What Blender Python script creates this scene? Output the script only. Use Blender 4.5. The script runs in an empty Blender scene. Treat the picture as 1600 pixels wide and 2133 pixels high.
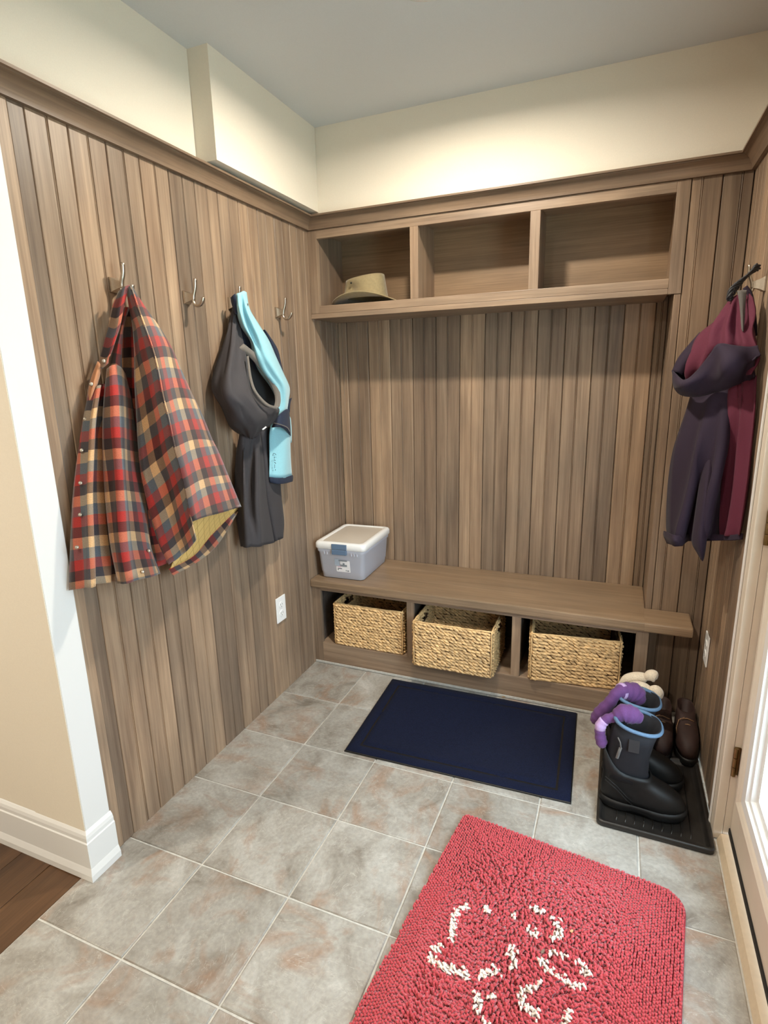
import bpy, bmesh, math, random
import numpy as np
from mathutils import Matrix, Vector

random.seed(7)
rng = np.random.default_rng(11)
scene = bpy.context.scene
COL = scene.collection
PI = math.pi

# ------------------------------------------------------------------ camera
CAM = np.array([1.3694, -2.4478, 1.4307])
RX, RY, RZ = (math.radians(a) for a in (76.418, -1.3867, 22.7188))
FPX = 1169.12                                   # focal length in pixels of a 1600 px wide frame
def _rz(t): return np.array([[math.cos(t), -math.sin(t), 0], [math.sin(t), math.cos(t), 0], [0, 0, 1]])
def _rx(t): return np.array([[1, 0, 0], [0, math.cos(t), -math.sin(t)], [0, math.sin(t), math.cos(t)]])
ROT = _rz(RZ) @ _rx(RX) @ _rz(RY)
cam_data = bpy.data.cameras.new('camera')
cam = bpy.data.objects.new('camera', cam_data)
COL.objects.link(cam)
m4 = Matrix([[*ROT[0], CAM[0]], [*ROT[1], CAM[1]], [*ROT[2], CAM[2]], [0, 0, 0, 1]])
cam.matrix_world = m4
cam_data.sensor_fit = 'HORIZONTAL'
cam_data.sensor_width = 36.0
cam_data.lens = FPX / 1600 * 36.0
cam_data.clip_start = 0.02
scene.camera = cam

# ------------------------------------------------------------------ world, lights, exposure
world = bpy.data.worlds.new('world'); scene.world = world
world.use_nodes = True
bg = world.node_tree.nodes['Background']
bg.inputs['Color'].default_value = (0.72, 0.85, 1.0, 1)
bg.inputs['Strength'].default_value = 11.0

def area_light(name, loc, rot, size, power, color, size_y=None, shape='DISK', spread=PI):
    l = bpy.data.lights.new(name, 'AREA')
    l.shape = shape; l.size = size
    if size_y: l.size_y = size_y
    l.energy = power; l.color = color; l.spread = spread
    o = bpy.data.objects.new(name, l); COL.objects.link(o)
    o.location = loc; o.rotation_euler = rot
    return o
WARM = (1.0, 0.90, 0.76)
CEIL = 2.475
area_light('downlight_lamp', (0.80, -0.705, CEIL - 0.012), (0, 0, 0), 0.09, 24.0, WARM, spread=2.95)
area_light('fill_lamp_hall', (0.75, -2.75, CEIL - 0.012), (0, 0, 0), 0.14, 20.0, WARM, spread=2.95)  # unseen lamp added behind the camera as interior fill
area_light('fill_lamp_passage', (-1.2, -2.9, CEIL - 0.012), (0, 0, 0), 0.14, 44.0, WARM, spread=3.0)  # unseen lamp added to brighten the cream end wall
portal = area_light('door_daylight_portal', (1.86, -1.16, 1.10), (0, PI / 2, 0), 1.7, 1.0, (1, 1, 1), 0.70, 'RECTANGLE')
portal.data.cycles.is_portal = True

scene.view_settings.view_transform = 'Standard'
scene.view_settings.look = 'None'
scene.view_settings.exposure = 0.14
scene.view_settings.gamma = 1.0
scene.view_settings.use_curve_mapping = False

# ------------------------------------------------------------------ pixel -> point helpers (layout read off the photograph)
def _ray(u, v): return ROT @ np.array([(u - 800) / FPX, -(v - 1066.5) / FPX, -1.0])
def AX(u, v, x): q = _ray(u, v); return CAM + q * ((x - CAM[0]) / q[0])
def AY(u, v, y): q = _ray(u, v); return CAM + q * ((y - CAM[1]) / q[1])
def AZ(u, v, z): q = _ray(u, v); return CAM + q * ((z - CAM[2]) / q[2])

# ------------------------------------------------------------------ materials
def srgb(r, g, b):
    f = lambda c: (c / 255 / 12.92) if c <= 10.3 else ((c / 255 + 0.055) / 1.055) ** 2.4
    return (f(r), f(g), f(b), 1.0)
class NT:
    def __init__(self, name):
        self.m = bpy.data.materials.new(name); self.m.use_nodes = True
        self.t = self.m.node_tree; self.b = self.t.nodes['Principled BSDF']
    def n(self, typ, **kw):
        nd = self.t.nodes.new(typ)
        for k, v in kw.items():
            if k in nd.inputs.keys(): nd.inputs[k].default_value = v
            else: setattr(nd, k, v)
        return nd
    def l(self, a, b): self.t.links.new(a, b)
    def ramp(self, fac, stops, interp='LINEAR'):
        r = self.t.nodes.new('ShaderNodeValToRGB'); cr = r.color_ramp; cr.interpolation = interp
        while len(cr.elements) < len(stops): cr.elements.new(0.5)
        for e, (p, c) in zip(cr.elements, stops): e.position = p; e.color = c
        self.l(fac, r.inputs['Fac']); return r.outputs['Color']
    def mix(self, a, b, fac, typ='MIX'):
        x = self.t.nodes.new('ShaderNodeMix'); x.data_type = 'RGBA'; x.blend_type = typ
        for s, v in ((x.inputs[0], fac), (x.inputs[6], a), (x.inputs[7], b)):
            if hasattr(v, 'is_linked'): self.l(v, s)
            else: s.default_value = v
        return x.outputs[2]
    def math(self, op, a, b=0.0):
        x = self.t.nodes.new('ShaderNodeMath'); x.operation = op
        for s, v in ((x.inputs[0], a), (x.inputs[1], b)):
            if hasattr(v, 'is_linked'): self.l(v, s)
            else: s.default_value = v
        return x.outputs[0]
    def bump(self, h, strength=0.3, dist=0.002):
        b = self.t.nodes.new('ShaderNodeBump'); b.inputs['Strength'].default_value = strength
        b.inputs['Distance'].default_value = dist; self.l(h, b.inputs['Height'])
        self.l(b.outputs['Normal'], self.b.inputs['Normal'])

def coords(k, scale=(1, 1, 1), rand=True):
    """object coordinates, shifted by the object's own random number so that alike pieces differ"""
    tc = k.n('ShaderNodeTexCoord'); mp = k.n('ShaderNodeMapping'); mp.inputs['Scale'].default_value = scale
    if rand:
        oi = k.n('ShaderNodeObjectInfo'); ad = k.n('ShaderNodeVectorMath', operation='ADD')
        sc = k.n('ShaderNodeVectorMath', operation='SCALE'); cb = k.n('ShaderNodeCombineXYZ')
        for i in range(3): k.l(oi.outputs['Random'], cb.inputs[i])
        k.l(cb.outputs[0], sc.inputs[0]); sc.inputs['Scale'].default_value = 41.7
        k.l(tc.outputs['Object'], ad.inputs[0]); k.l(sc.outputs[0], ad.inputs[1]); k.l(ad.outputs[0], mp.inputs['Vector'])
        return mp.outputs['Vector'], oi.outputs['Random']
    k.l(tc.outputs['Object'], mp.inputs['Vector'])
    return mp.outputs['Vector'], None

def plain(name, col, rough=0.6, metal=0.0, noise=0.0, nscale=60, bump=0.0, bdist=0.001, sheen=0.0, spec=0.5):
    k = NT(name)
    k.b.inputs['Roughness'].default_value = rough; k.b.inputs['Metallic'].default_value = metal
    k.b.inputs['Specular IOR Level'].default_value = spec
    k.b.inputs['Sheen Weight'].default_value = sheen
    k.b.inputs['Base Color'].default_value = col
    if noise or bump:
        v, _ = coords(k)
        nz = k.n('ShaderNodeTexNoise', Scale=float(nscale), Detail=4.0); k.l(v, nz.inputs['Vector'])
        if noise:
            d = tuple(c * (1 - noise) for c in col[:3]) + (1,); u = tuple(min(1, c * (1 + noise)) for c in col[:3]) + (1,)
            k.l(k.ramp(nz.outputs['Fac'], [(0.3, d), (0.7, u)]), k.b.inputs['Base Color'])
        if bump: k.bump(nz.outputs['Fac'], bump, bdist)
    return k.m

def wood(name, axis, light, dark, rough=0.42, gap=0.5, spec=0.4):
    k = NT(name)
    lo, hi = 1.2, 26.0
    s = [hi, hi, hi]; s[axis] = lo
    v, r = coords(k, tuple(s))
    n1 = k.n('ShaderNodeTexNoise', Scale=1.0, Detail=5.0, Roughness=0.6, Distortion=0.5); k.l(v, n1.inputs['Vector'])
    s2 = [150.0] * 3; s2[axis] = 3.0
    v2, _ = coords(k, tuple(s2))
    n2 = k.n('ShaderNodeTexNoise', Scale=1.0, Detail=3.0, Roughness=0.7); k.l(v2, n2.inputs['Vector'])
    s3 = [7.0] * 3; s3[axis] = 2.2
    v3, _ = coords(k, tuple(s3))
    n3 = k.n('ShaderNodeTexNoise', Scale=1.0, Detail=4.0, Roughness=0.55); k.l(v3, n3.inputs['Vector'])
    mid = tuple((a + b) / 2 for a, b in zip(light, dark))
    c = k.ramp(n1.outputs['Fac'], [(0.25, dark), (0.5, mid), (0.72, light)])
    fine = k.ramp(n2.outputs['Fac'], [(0.3, (0.80, 0.79, 0.78, 1)), (0.7, (1.12, 1.12, 1.12, 1))])
    c = k.mix(c, fine, 1.0, 'MULTIPLY')
    blot = k.ramp(n3.outputs['Fac'], [(0.3, (0.80, 0.82, 0.84, 1)), (0.65, (1.10, 1.08, 1.05, 1))])
    c = k.mix(c, blot, 1.0, 'MULTIPLY')
    wv = k.math('FRACT', k.math('MULTIPLY', r, 7.31))
    tone = k.ramp(wv, [(0.0, (0.70, 0.71, 0.73, 1)), (0.35, (0.90, 0.90, 0.90, 1)), (0.7, (1.06, 1.05, 1.03, 1)), (1.0, (1.24, 1.20, 1.14, 1))])
    c = k.mix(c, tone, gap, 'MULTIPLY')
    k.l(c, k.b.inputs['Base Color'])
    k.b.inputs['Roughness'].default_value = rough
    k.b.inputs['Specular IOR Level'].default_value = spec
    k.bump(n2.outputs['Fac'], 0.12, 0.0008)
    return k.m

WL, WD = srgb(170, 147, 124), srgb(122, 101, 84)
M_wz = wood('stained_wood_upright', 2, WL, WD, gap=1.0)
M_wx = wood('stained_wood_lengthwise', 0, WL, WD, gap=0.3)
M_wy = wood('stained_wood_crosswise', 1, WL, WD, gap=0.3)
M_seat = wood('stained_wood_seat', 0, srgb(158, 134, 109), srgb(132, 110, 87), rough=0.33, gap=0.2)
M_plainwood = wood('stained_veneer', 0, srgb(158, 132, 104), srgb(138, 114, 89), gap=0.2)
M_hard = wood('dark_hardwood', 1, srgb(108, 78, 53), srgb(66, 46, 31), rough=0.38, gap=0.6)
M_cream = plain('cream_wall_paint', srgb(230, 222, 206), 0.75, noise=0.02, nscale=300, bump=0.05)
M_ceil = plain('ceiling_paint', srgb(205, 206, 206), 0.85, noise=0.02, nscale=300, bump=0.05)
M_white = plain('white_trim_paint', srgb(226, 227, 226), 0.35)
M_doorp = plain('door_paint', srgb(213, 202, 186), 0.4, noise=0.02, nscale=20)
M_grout = plain('grout', srgb(190, 188, 181), 0.9, noise=0.12, nscale=80)
M_backing = plain('panel_backing', srgb(58, 46, 36), 0.8, noise=0.1)
M_plastic_white = plain('white_plastic', srgb(240, 241, 240), 0.3)
M_nickel = plain('brushed_nickel', srgb(188, 178, 164), 0.30, 1.0, noise=0.06, nscale=200)
M_brass = plain('aged_brass', srgb(142, 120, 82), 0.38, 1.0, noise=0.2, nscale=90)
M_black = plain('black_rubber', srgb(17, 17, 17), 0.5, noise=0.25, nscale=40, bump=0.1, spec=0.35)
M_tray = plain('black_tray_plastic', srgb(31, 29, 27), 0.38, noise=0.25, nscale=25, bump=0.15)
M_dark = plain('dark_slot', srgb(18, 17, 16), 0.8)

def tile_mat():
    k = NT('slate_look_tile')
    v, r = coords(k)
    n1 = k.n('ShaderNodeTexNoise', Scale=7.0, Detail=6.0, Roughness=0.62, Distortion=0.6); k.l(v, n1.inputs['Vector'])
    c = k.ramp(n1.outputs['Fac'], [(0.28, srgb(124, 117, 108)), (0.45, srgb(160, 156, 149)), (0.6, srgb(176, 174, 169)), (0.75, srgb(192, 191, 187))])
    v2, _ = coords(k, (1.0, 1.4, 1.0))
    n2 = k.n('ShaderNodeTexNoise', Scale=4.5, Detail=5.0, Roughness=0.6, Distortion=1.0); k.l(v2, n2.inputs['Vector'])
    rust = k.ramp(n2.outputs['Fac'], [(0.52, (0, 0, 0, 1)), (0.68, (0.75, 0.75, 0.75, 1))])
    c = k.mix(c, srgb(156, 128, 108), rust)
    n3 = k.n('ShaderNodeTexNoise', Scale=90.0, Detail=3.0); k.l(v, n3.inputs['Vector'])
    c = k.mix(c, k.ramp(n3.outputs['Fac'], [(0.3, (0.86, 0.86, 0.86, 1)), (0.7, (1.08, 1.08, 1.08, 1))]), 1.0, 'MULTIPLY')
    v5, _ = coords(k, (1.0, 2.2, 1.0))
    n5 = k.n('ShaderNodeTexNoise', Scale=3.6, Detail=5.0, Roughness=0.6, Distortion=2.2); k.l(v5, n5.inputs['Vector'])
    vein = k.ramp(k.math('ABSOLUTE', k.math('SUBTRACT', n5.outputs['Fac'], 0.5)), [(0.0, (0.45, 0.45, 0.45, 1)), (0.006, (0, 0, 0, 1))])
    c = k.mix(c, srgb(205, 202, 196), vein)
    tone = k.ramp(k.math('FRACT', k.math('MULTIPLY', r, 5.77)), [(0.0, (0.81, 0.805, 0.785, 1)), (1.0, (0.97, 0.97, 0.955, 1))])
    c = k.mix(c, tone, 1.0, 'MULTIPLY')
    k.l(c, k.b.inputs['Base Color'])
    k.b.inputs['Roughness'].default_value = 0.40
    n4 = k.n('ShaderNodeTexNoise', Scale=13.0, Detail=7.0, Roughness=0.65, Distortion=1.2); k.l(v, n4.inputs['Vector'])
    k.bump(n4.outputs['Fac'], 0.75, 0.006)
    return k.m
M_tile = tile_mat()

def plaid_mat():
    k = NT('plaid_flannel')
    uv = k.n('ShaderNodeUVMap'); sep = k.n('ShaderNodeSeparateXYZ'); k.l(uv.outputs['UV'], sep.inputs[0])
    tan, slate, red, mar = srgb(214, 172, 124), srgb(88, 96, 104), srgb(172, 40, 34), srgb(44, 29, 30)
    per = 0.116
    fu = k.math('FRACT', k.math('DIVIDE', sep.outputs[0], per)); fv = k.math('FRACT', k.math('DIVIDE', sep.outputs[1], per))
    cu = k.ramp(fu, [(0.0, tan), (0.25, mar), (0.5, red), (0.75, slate)], 'CONSTANT')
    cv = k.ramp(fv, [(0.0, tan), (0.25, slate), (0.5, red), (0.75, mar)], 'CONSTANT')
    gm = k.n('ShaderNodeGamma', Gamma=0.5); k.l(k.mix(cu, cv, 1.0, 'MULTIPLY'), gm.inputs['Color'])
    c = k.mix(gm.outputs[0], k.mix(cu, cv, 0.55), 0.35)
    mp = k.n('ShaderNodeMapping'); mp.inputs['Scale'].default_value = (1, 1, 1); k.l(uv.outputs['UV'], mp.inputs['Vector'])
    nz = k.n('ShaderNodeTexNoise', Scale=420.0, Detail=2.0); k.l(mp.outputs[0], nz.inputs['Vector'])
    c = k.mix(c, k.ramp(nz.outputs['Fac'], [(0.3, (0.78, 0.78, 0.78, 1)), (0.7, (1.15, 1.15, 1.15, 1))]), 1.0, 'MULTIPLY')
    k.l(c, k.b.inputs['Base Color']); k.b.inputs['Roughness'].default_value = 0.9
    k.b.inputs['Sheen Weight'].default_value = 0.25
    k.bump(nz.outputs['Fac'], 0.3, 0.001)
    return k.m
M_plaid = plaid_mat()

def quilt_mat():
    k = NT('quilted_lining')
    uv = k.n('ShaderNodeUVMap'); mp = k.n('ShaderNodeMapping'); mp.inputs['Rotation'].default_value = (0, 0, 0.6)
    mp.inputs['Scale'].default_value = (34, 34, 34); k.l(uv.outputs['UV'], mp.inputs['Vector'])
    sep = k.n('ShaderNodeSeparateXYZ'); k.l(mp.outputs[0], sep.inputs[0])
    d = lambda o: k.math('ABSOLUTE', k.math('SUBTRACT', k.math('FRACT', o), 0.5))
    mx = k.math('MAXIMUM', d(sep.outputs[0]), d(sep.outputs[1]))
    k.l(k.ramp(mx, [(0.44, srgb(214, 178, 108)), (0.49, srgb(168, 132, 68))]), k.b.inputs['Base Color'])
    k.b.inputs['Roughness'].default_value = 0.6
    k.bump(k.math('SUBTRACT', 0.5, mx), 0.6, 0.004)
    return k.m
M_quilt = quilt_mat()

def cloth_mat(name, col, rough=0.85, sheen=0.2, weave=500, noise=0.1):
    return plain(name, col, rough, noise=noise, nscale=weave, bump=0.25, bdist=0.0006, sheen=sheen)
M_char = cloth_mat('charcoal_softshell', srgb(57, 54, 57), sheen=0.03)
M_chard = cloth_mat('dark_trouser_lining', srgb(38, 36, 37), sheen=0.03)
M_charl = cloth_mat('grey_waist_tape', srgb(104, 97, 90))
M_aqua = cloth_mat('light_blue_fleece', srgb(146, 204, 218), sheen=0.3)
M_navy = cloth_mat('navy_knit', srgb(30, 40, 62), sheen=0.03)
M_tan = cloth_mat('tan_facing', srgb(186, 128, 88))
M_plum = cloth_mat('dark_plum_fabric', srgb(32, 15, 38), sheen=0.03)
M_mag = cloth_mat('magenta_lining', srgb(88, 24, 48), sheen=0.03)
M_grey = cloth_mat('grey_webbing', srgb(88, 84, 80))
M_cord = cloth_mat('black_cord', srgb(24, 22, 26), rough=0.5)
M_sock = cloth_mat('purple_knit', srgb(92, 52, 106), sheen=0.15, weave=350, noise=0.15)
M_lilac = cloth_mat('lilac_knit', srgb(176, 146, 190), sheen=0.15, weave=350)
M_fleece = plain('cream_fleece', srgb(222, 206, 182), 0.95, noise=0.12, nscale=220, bump=0.8, bdist=0.004, sheen=0.6)
M_felt = plain('olive_felt', srgb(150, 134, 98), 0.85, noise=0.1, nscale=90, bump=0.2, sheen=0.3)
M_straw = plain('water_hyacinth', srgb(228, 188, 134), 0.6, noise=0.34, nscale=45, bump=0.4, bdist=0.002)
M_strawd = plain('dark_straw', srgb(84, 58, 34), 0.8, noise=0.2, nscale=60)
M_matc = plain('navy_carpet', srgb(16, 22, 44), 0.95, noise=0.35, nscale=260, bump=0.6, bdist=0.002, sheen=0.02, spec=0.15)
M_rug = plain('red_chenille', srgb(188, 65, 74), 0.9, noise=0.14, nscale=150, sheen=0.35)
M_rugbase = plain('red_rug_backing', srgb(176, 56, 66), 0.95, noise=0.1)
M_rugw = plain('white_chenille', srgb(238, 226, 214), 0.9, noise=0.06, nscale=150, sheen=0.2)
M_neo = plain('navy_neoprene', srgb(12, 14, 22), 0.8, noise=0.15, nscale=300, bump=0.15)
M_bluetrim = plain('steel_blue_binding', srgb(84, 112, 140), 0.7, noise=0.08, nscale=200)
M_leather = plain('brown_leather', srgb(48, 28, 23), 0.68, noise=0.2, nscale=60, bump=0.15)
M_lace = plain('tan_lace', srgb(150, 116, 84), 0.8)
M_latch = plain('slate_blue_plastic', srgb(98, 122, 150), 0.4)
def bin_mat():
    k = NT('frosted_plastic')
    k.b.inputs['Base Color'].default_value = srgb(228, 231, 242)
    k.b.inputs['Roughness'].default_value = 0.3
    k.b.inputs['Transmission Weight'].default_value = 0.32
    k.b.inputs['IOR'].default_value = 1.1
    k.b.inputs['Specular IOR Level'].default_value = 0.7
    return k.m
M_bin = bin_mat()
def glass_mat():
    k = NT('door_glass')
    tr = k.n('ShaderNodeBsdfTransparent'); tr.inputs[0].default_value = (0.93, 0.97, 0.96, 1)
    gl = k.n('ShaderNodeBsdfGlossy'); gl.inputs['Roughness'].default_value = 0.02
    lw = k.n('ShaderNodeLayerWeight', Blend=0.5); mx = k.n('ShaderNodeMixShader')
    k.l(k.math('ADD', k.math('MULTIPLY', k.math('POWER', lw.outputs['Facing'], 4.0), 0.6), 0.03), mx.inputs[0]); k.l(tr.outputs[0], mx.inputs[1]); k.l(gl.outputs[0], mx.inputs[2])
    k.l(mx.outputs[0], k.t.nodes['Material Output'].inputs['Surface'])
    return k.m
M_glass = glass_mat()
def lamp_mat():
    k = NT('lamp_lens')
    k.b.inputs['Emission Color'].default_value = (1.0, 0.85, 0.62, 1); k.b.inputs['Emission Strength'].default_value = 12
    return k.m
M_lamp = lamp_mat()
M_patio = plain('pale_patio', srgb(205, 214, 204), 0.9, noise=0.1, nscale=4)

# ------------------------------------------------------------------ builders
class MB:
    def __init__(self): self.v = []; self.f = []
    def add(self, vs, fs):
        o = len(self.v); self.v += [tuple(map(float, p)) for p in vs]; self.f += [tuple(o + i for i in q) for q in fs]; return self
    def box(self, x0, y0, z0, x1, y1, z1, bev=0.0):
        x0, x1 = sorted((x0, x1)); y0, y1 = sorted((y0, y1)); z0, z1 = sorted((z0, z1))
        b = min(bev, (x1 - x0) / 2.2, (y1 - y0) / 2.2, (z1 - z0) / 2.2)
        if b <= 0:
            vs = [(x, y, z) for x in (x0, x1) for y in (y0, y1) for z in (z0, z1)]
            return self.add(vs, [(0, 1, 3, 2), (4, 6, 7, 5), (0, 4, 5, 1), (2, 3, 7, 6), (0, 2, 6, 4), (1, 5, 7, 3)])
        bm = bmesh.new(); bmesh.ops.create_cube(bm, size=1)
        for p in bm.verts:
            p.co = ((x0 + x1) / 2 + p.co.x * (x1 - x0), (y0 + y1) / 2 + p.co.y * (y1 - y0), (z0 + z1) / 2 + p.co.z * (z1 - z0))
        bmesh.ops.bevel(bm, geom=bm.edges[:] + bm.verts[:], offset=b, segments=2, profile=0.6, affect='EDGES')
        bm.verts.index_update()
        self.add([p.co[:] for p in bm.verts], [[q.index for q in f.verts] for f in bm.faces]); bm.free(); return self
    def loft(self, rings, cap0=True, cap1=True, closed=True):
        n = len(rings[0]); vs = [p for r in rings for p in r]; fs = []
        for i in range(len(rings) - 1):
            for j in range(n if closed else n - 1):
                k = (j + 1) % n; fs.append((i * n + j, i * n + k, (i + 1) * n + k, (i + 1) * n + j))
        if cap0: fs.append(tuple(reversed(range(n))))
        if cap1: fs.append(tuple((len(rings) - 1) * n + j for j in range(n)))
        return self.add(vs, fs)
    def tube(self, pts, rad, n=8, flat=1.0, caps=True):
        pts = np.array(pts, float); m = len(pts)
        rad = np.full(m, rad) if np.isscalar(rad) else np.array(rad, float)
        t = np.gradient(pts, axis=0); t /= np.linalg.norm(t, axis=1)[:, None] + 1e-9
        up = np.array([0.0, 0, 1]); 
        if abs(t[0] @ up) > 0.9: up = np.array([1.0, 0, 0])
        rings = []
        for i in range(m):
            a = up - t[i] * (up @ t[i]); a /= np.linalg.norm(a) + 1e-9; b = np.cross(t[i], a); up = a
            rings.append([pts[i] + rad[i] * (a * math.cos(q) + flat * b * math.sin(q)) for q in np.linspace(0, 2 * PI, n, endpoint=False)])
        return self.loft(rings, caps, caps)
    def build(self, name, mat, parent=None, smooth=False, fix=True):
        me = bpy.data.meshes.new(name); me.from_pydata(self.v, [], self.f)
        if fix:
            bm = bmesh.new(); bm.from_mesh(me); bmesh.ops.recalc_face_normals(bm, faces=bm.faces); bm.to_mesh(me); bm.free()
        me.materials.append(mat)
        if smooth: me.shade_smooth()
        o = bpy.data.objects.new(name, me); COL.objects.link(o)
        if parent: o.parent = parent
        return o
def smooth_angle(o, ang=35):
    o.data.shade_smooth(); o.data.set_sharp_from_angle(angle=math.radians(ang)); return o
def bx(name, mat, parent, *b, bev=0.0015): return MB().box(*b, bev=bev).build(name, mat, parent)
def thing(name, label, cat, group=None, loc=(0, 0, 0), rz=0):
    o = bpy.data.objects.new(name, None); COL.objects.link(o); o.location = loc; o.rotation_euler = (0, 0, rz)
    o.empty_display_size = 0.05
    o['label'] = label; o['category'] = cat
    if group: o['group'] = group
    return o
def struct(o, label=None, cat=None):
    o['kind'] = 'structure'
    if label: o['label'] = label; o['category'] = cat
    return o
def spline(pts, sub=6):
    """Catmull-Rom through control points along axis 0"""
    p = np.array(pts, float); n = len(p)
    e = np.concatenate([2 * p[:1] - p[1:2], p, 2 * p[-1:] - p[-2:-1]])
    out = []
    for i in range(n - 1):
        a, b, c, d = e[i], e[i + 1], e[i + 2], e[i + 3]
        for t in np.linspace(0, 1, sub, endpoint=False):
            out.append(0.5 * (2 * b + (c - a) * t + (2 * a - 5 * b + 4 * c - d) * t * t + (3 * b - a - 3 * c + d) * t ** 3))
    out.append(p[-1]); return np.array(out)
def cloth(name, mat, parent, rows, sub=5, th=0.004, folds=None, anchor=None, uv0=(0, 0), us=1.0, vs_=1.0):
    """a sheet of cloth through rows of 3D points, with thickness and UVs in metres"""
    P = np.array(rows, float)
    P = spline(P, sub); P = np.swapaxes(spline(np.swapaxes(P, 0, 1), sub), 0, 1)
    R, C = P.shape[:2]
    S, T = np.meshgrid(np.linspace(0, 1, C), np.linspace(0, 1, R))
    N = np.cross(np.gradient(P, axis=1), np.gradient(P, axis=0)); N /= np.linalg.norm(N, axis=2)[..., None] + 1e-9
    if (N * (CAM - P)).sum() < 0: N = -N
    if folds is not None: P = P + N * folds(S, T)[..., None]
    ac = C // 2 if anchor is None else int(anchor * (C - 1))
    du = np.concatenate([np.zeros((R, 1)), np.cumsum(np.linalg.norm(np.diff(P, axis=1), axis=2), axis=1)], axis=1)
    U = du - du[:, ac:ac + 1]
    V1 = np.concatenate([[0], np.cumsum(np.linalg.norm(np.diff(P[:, ac], axis=0), axis=1))])
    V = np.repeat(V1[:, None], C, axis=1)
    Q = P - N * th
    vs = np.concatenate([P.reshape(-1, 3), Q.reshape(-1, 3)]); uvv = np.stack([U.ravel() * us + uv0[0], V.ravel() * vs_ + uv0[1]], 1); uvv = np.concatenate([uvv, uvv])
    idx = np.arange(R * C).reshape(R, C); o = R * C
    f = [tuple(q) for q in np.stack([idx[:-1, :-1], idx[1:, :-1], idx[1:, 1:], idx[:-1, 1:]], -1).reshape(-1, 4)]
    f += [tuple(o + i for i in reversed(q)) for q in f]
    rim = list(idx[0, :]) + list(idx[1:, -1]) + list(idx[-1, -2::-1]) + list(idx[-2:0:-1, 0])
    f += [(rim[i], rim[(i + 1) % len(rim)], o + rim[(i + 1) % len(rim)], o + rim[i]) for i in range(len(rim))]
    me = bpy.data.meshes.new(name); me.from_pydata(vs.tolist(), [], [tuple(int(i) for i in q) for q in f])
    ul = me.uv_layers.new(name='UVMap'); li = np.empty(len(me.loops), np.int32); me.loops.foreach_get('vertex_index', li)
    ul.data.foreach_set('uv', uvv[li].astype(np.float32).ravel())
    bm = bmesh.new(); bm.from_mesh(me); bmesh.ops.recalc_face_normals(bm, faces=bm.faces); bm.to_mesh(me); bm.free()
    me.materials.append(mat); me.shade_smooth()
    ob = bpy.data.objects.new(name, me); COL.objects.link(ob)
    if parent: ob.parent = parent
    return ob

# ================================================================== the setting
W = 1.740                  # right wall
ND = 0.265                 # depth of the bench nook
NX = 1.527                 # right end of the nook
YE = -1.52                 # front end of the panelled left wall
CB, CT, CP = 2.081, 2.133, 0.052     # crown: underside, top, projection

# ---- floor: grout bed, tiles, hardwood beyond
floor = struct(bx('floor', M_grout, None, -0.02, -4.6, -0.06, W + 0.02, 0.30, -0.004, bev=0))
T, X0, Y0 = 0.3071, -0.0199, -0.1395
def tile_mesh(seed, w, d):
    r = random.Random(seed); g = 0.0023; n = 6
    ring = []
    for s in range(4):
        for i in range(n):
            t = i / n
            x, y = [(t, 0), (1, t), (1 - t, 1), (0, 1 - t)][s]
            ring.append((x * (w - 2 * g) + g, y * (d - 2 * g) + g))
    cx, cy = w / 2, d / 2
    def sh(k, z, j):
        out = []
        for x, y in ring:
            q = k + r.uniform(0, j); lx = math.copysign(1, cx - x) if abs(x - cx) > w / 2 - g - 1e-6 else 0; ly = math.copysign(1, cy - y) if abs(y - cy) > d / 2 - g - 1e-6 else 0
            out.append((x + lx * q, y + ly * q, z - r.uniform(0, j * 0.3)))
        return out
    m = MB().loft([sh(0, -0.008, 0), sh(0, -0.0022, 0.0012), sh(0.0022, 0.0, 0.002)], cap0=False)
    me = bpy.data.meshes.new('tile'); me.from_pydata(m.v, [], m.f); me.materials.append(M_tile); return me
full = [tile_mesh(s, T, T) for s in range(6)]
cut = [tile_mesh(20 + s, W - (X0 + 5 * T), T) for s in range(3)]
for i in range(6):
    for j in range(14):
        o = bpy.data.objects.new('tile', random.choice(cut if i == 5 else full)); COL.objects.link(o); o.parent = floor
        o.location = (X0 + i * T, Y0 - (j + 1) * T, 0)
        if i < 5:
            q = random.randrange(4); o.rotation_euler = (0, 0, q * PI / 2)
            o.location = (X0 + i * T + (T if q in (1, 2) else 0), Y0 - (j + 1) * T + (T if q in (2, 3) else 0), 0)
o = bpy.data.objects.new('tile', tile_mesh(31, W - 1.545, -Y0)); COL.objects.link(o); o.parent = floor; o.location = (1.545, Y0, 0)
hall = struct(bx('floor_hall', M_hard, None, -3.3, -4.6, -0.06, -0.0205, -1.45, -0.003, bev=0))
hp = MB().box(0, 0, -0.012, 0.124, 1.3, 0.0, bev=0.0012); hp = hp.build('floorboard', M_hard, hall)
first = True
for i in range(18):
    off = -(0.37 * i) % 1.3
    for j in range(4):
        b = hp if first else hp.copy()
        if not first: COL.objects.link(b)
        first = False
        b.location = (-0.0235 - 0.1255 * (i + 1) + 0.0015, -1.50 - off - 1.302 * j + 0.2 - 0.2, 0)
        if b.location.y + 1.3 > -1.47:      # the board that would run under the end wall is a short one
            b.scale = (1, (-1.47 - b.location.y) / 1.3, 1)
        if b.location.y < -4.5: b.location.y += 0

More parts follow.
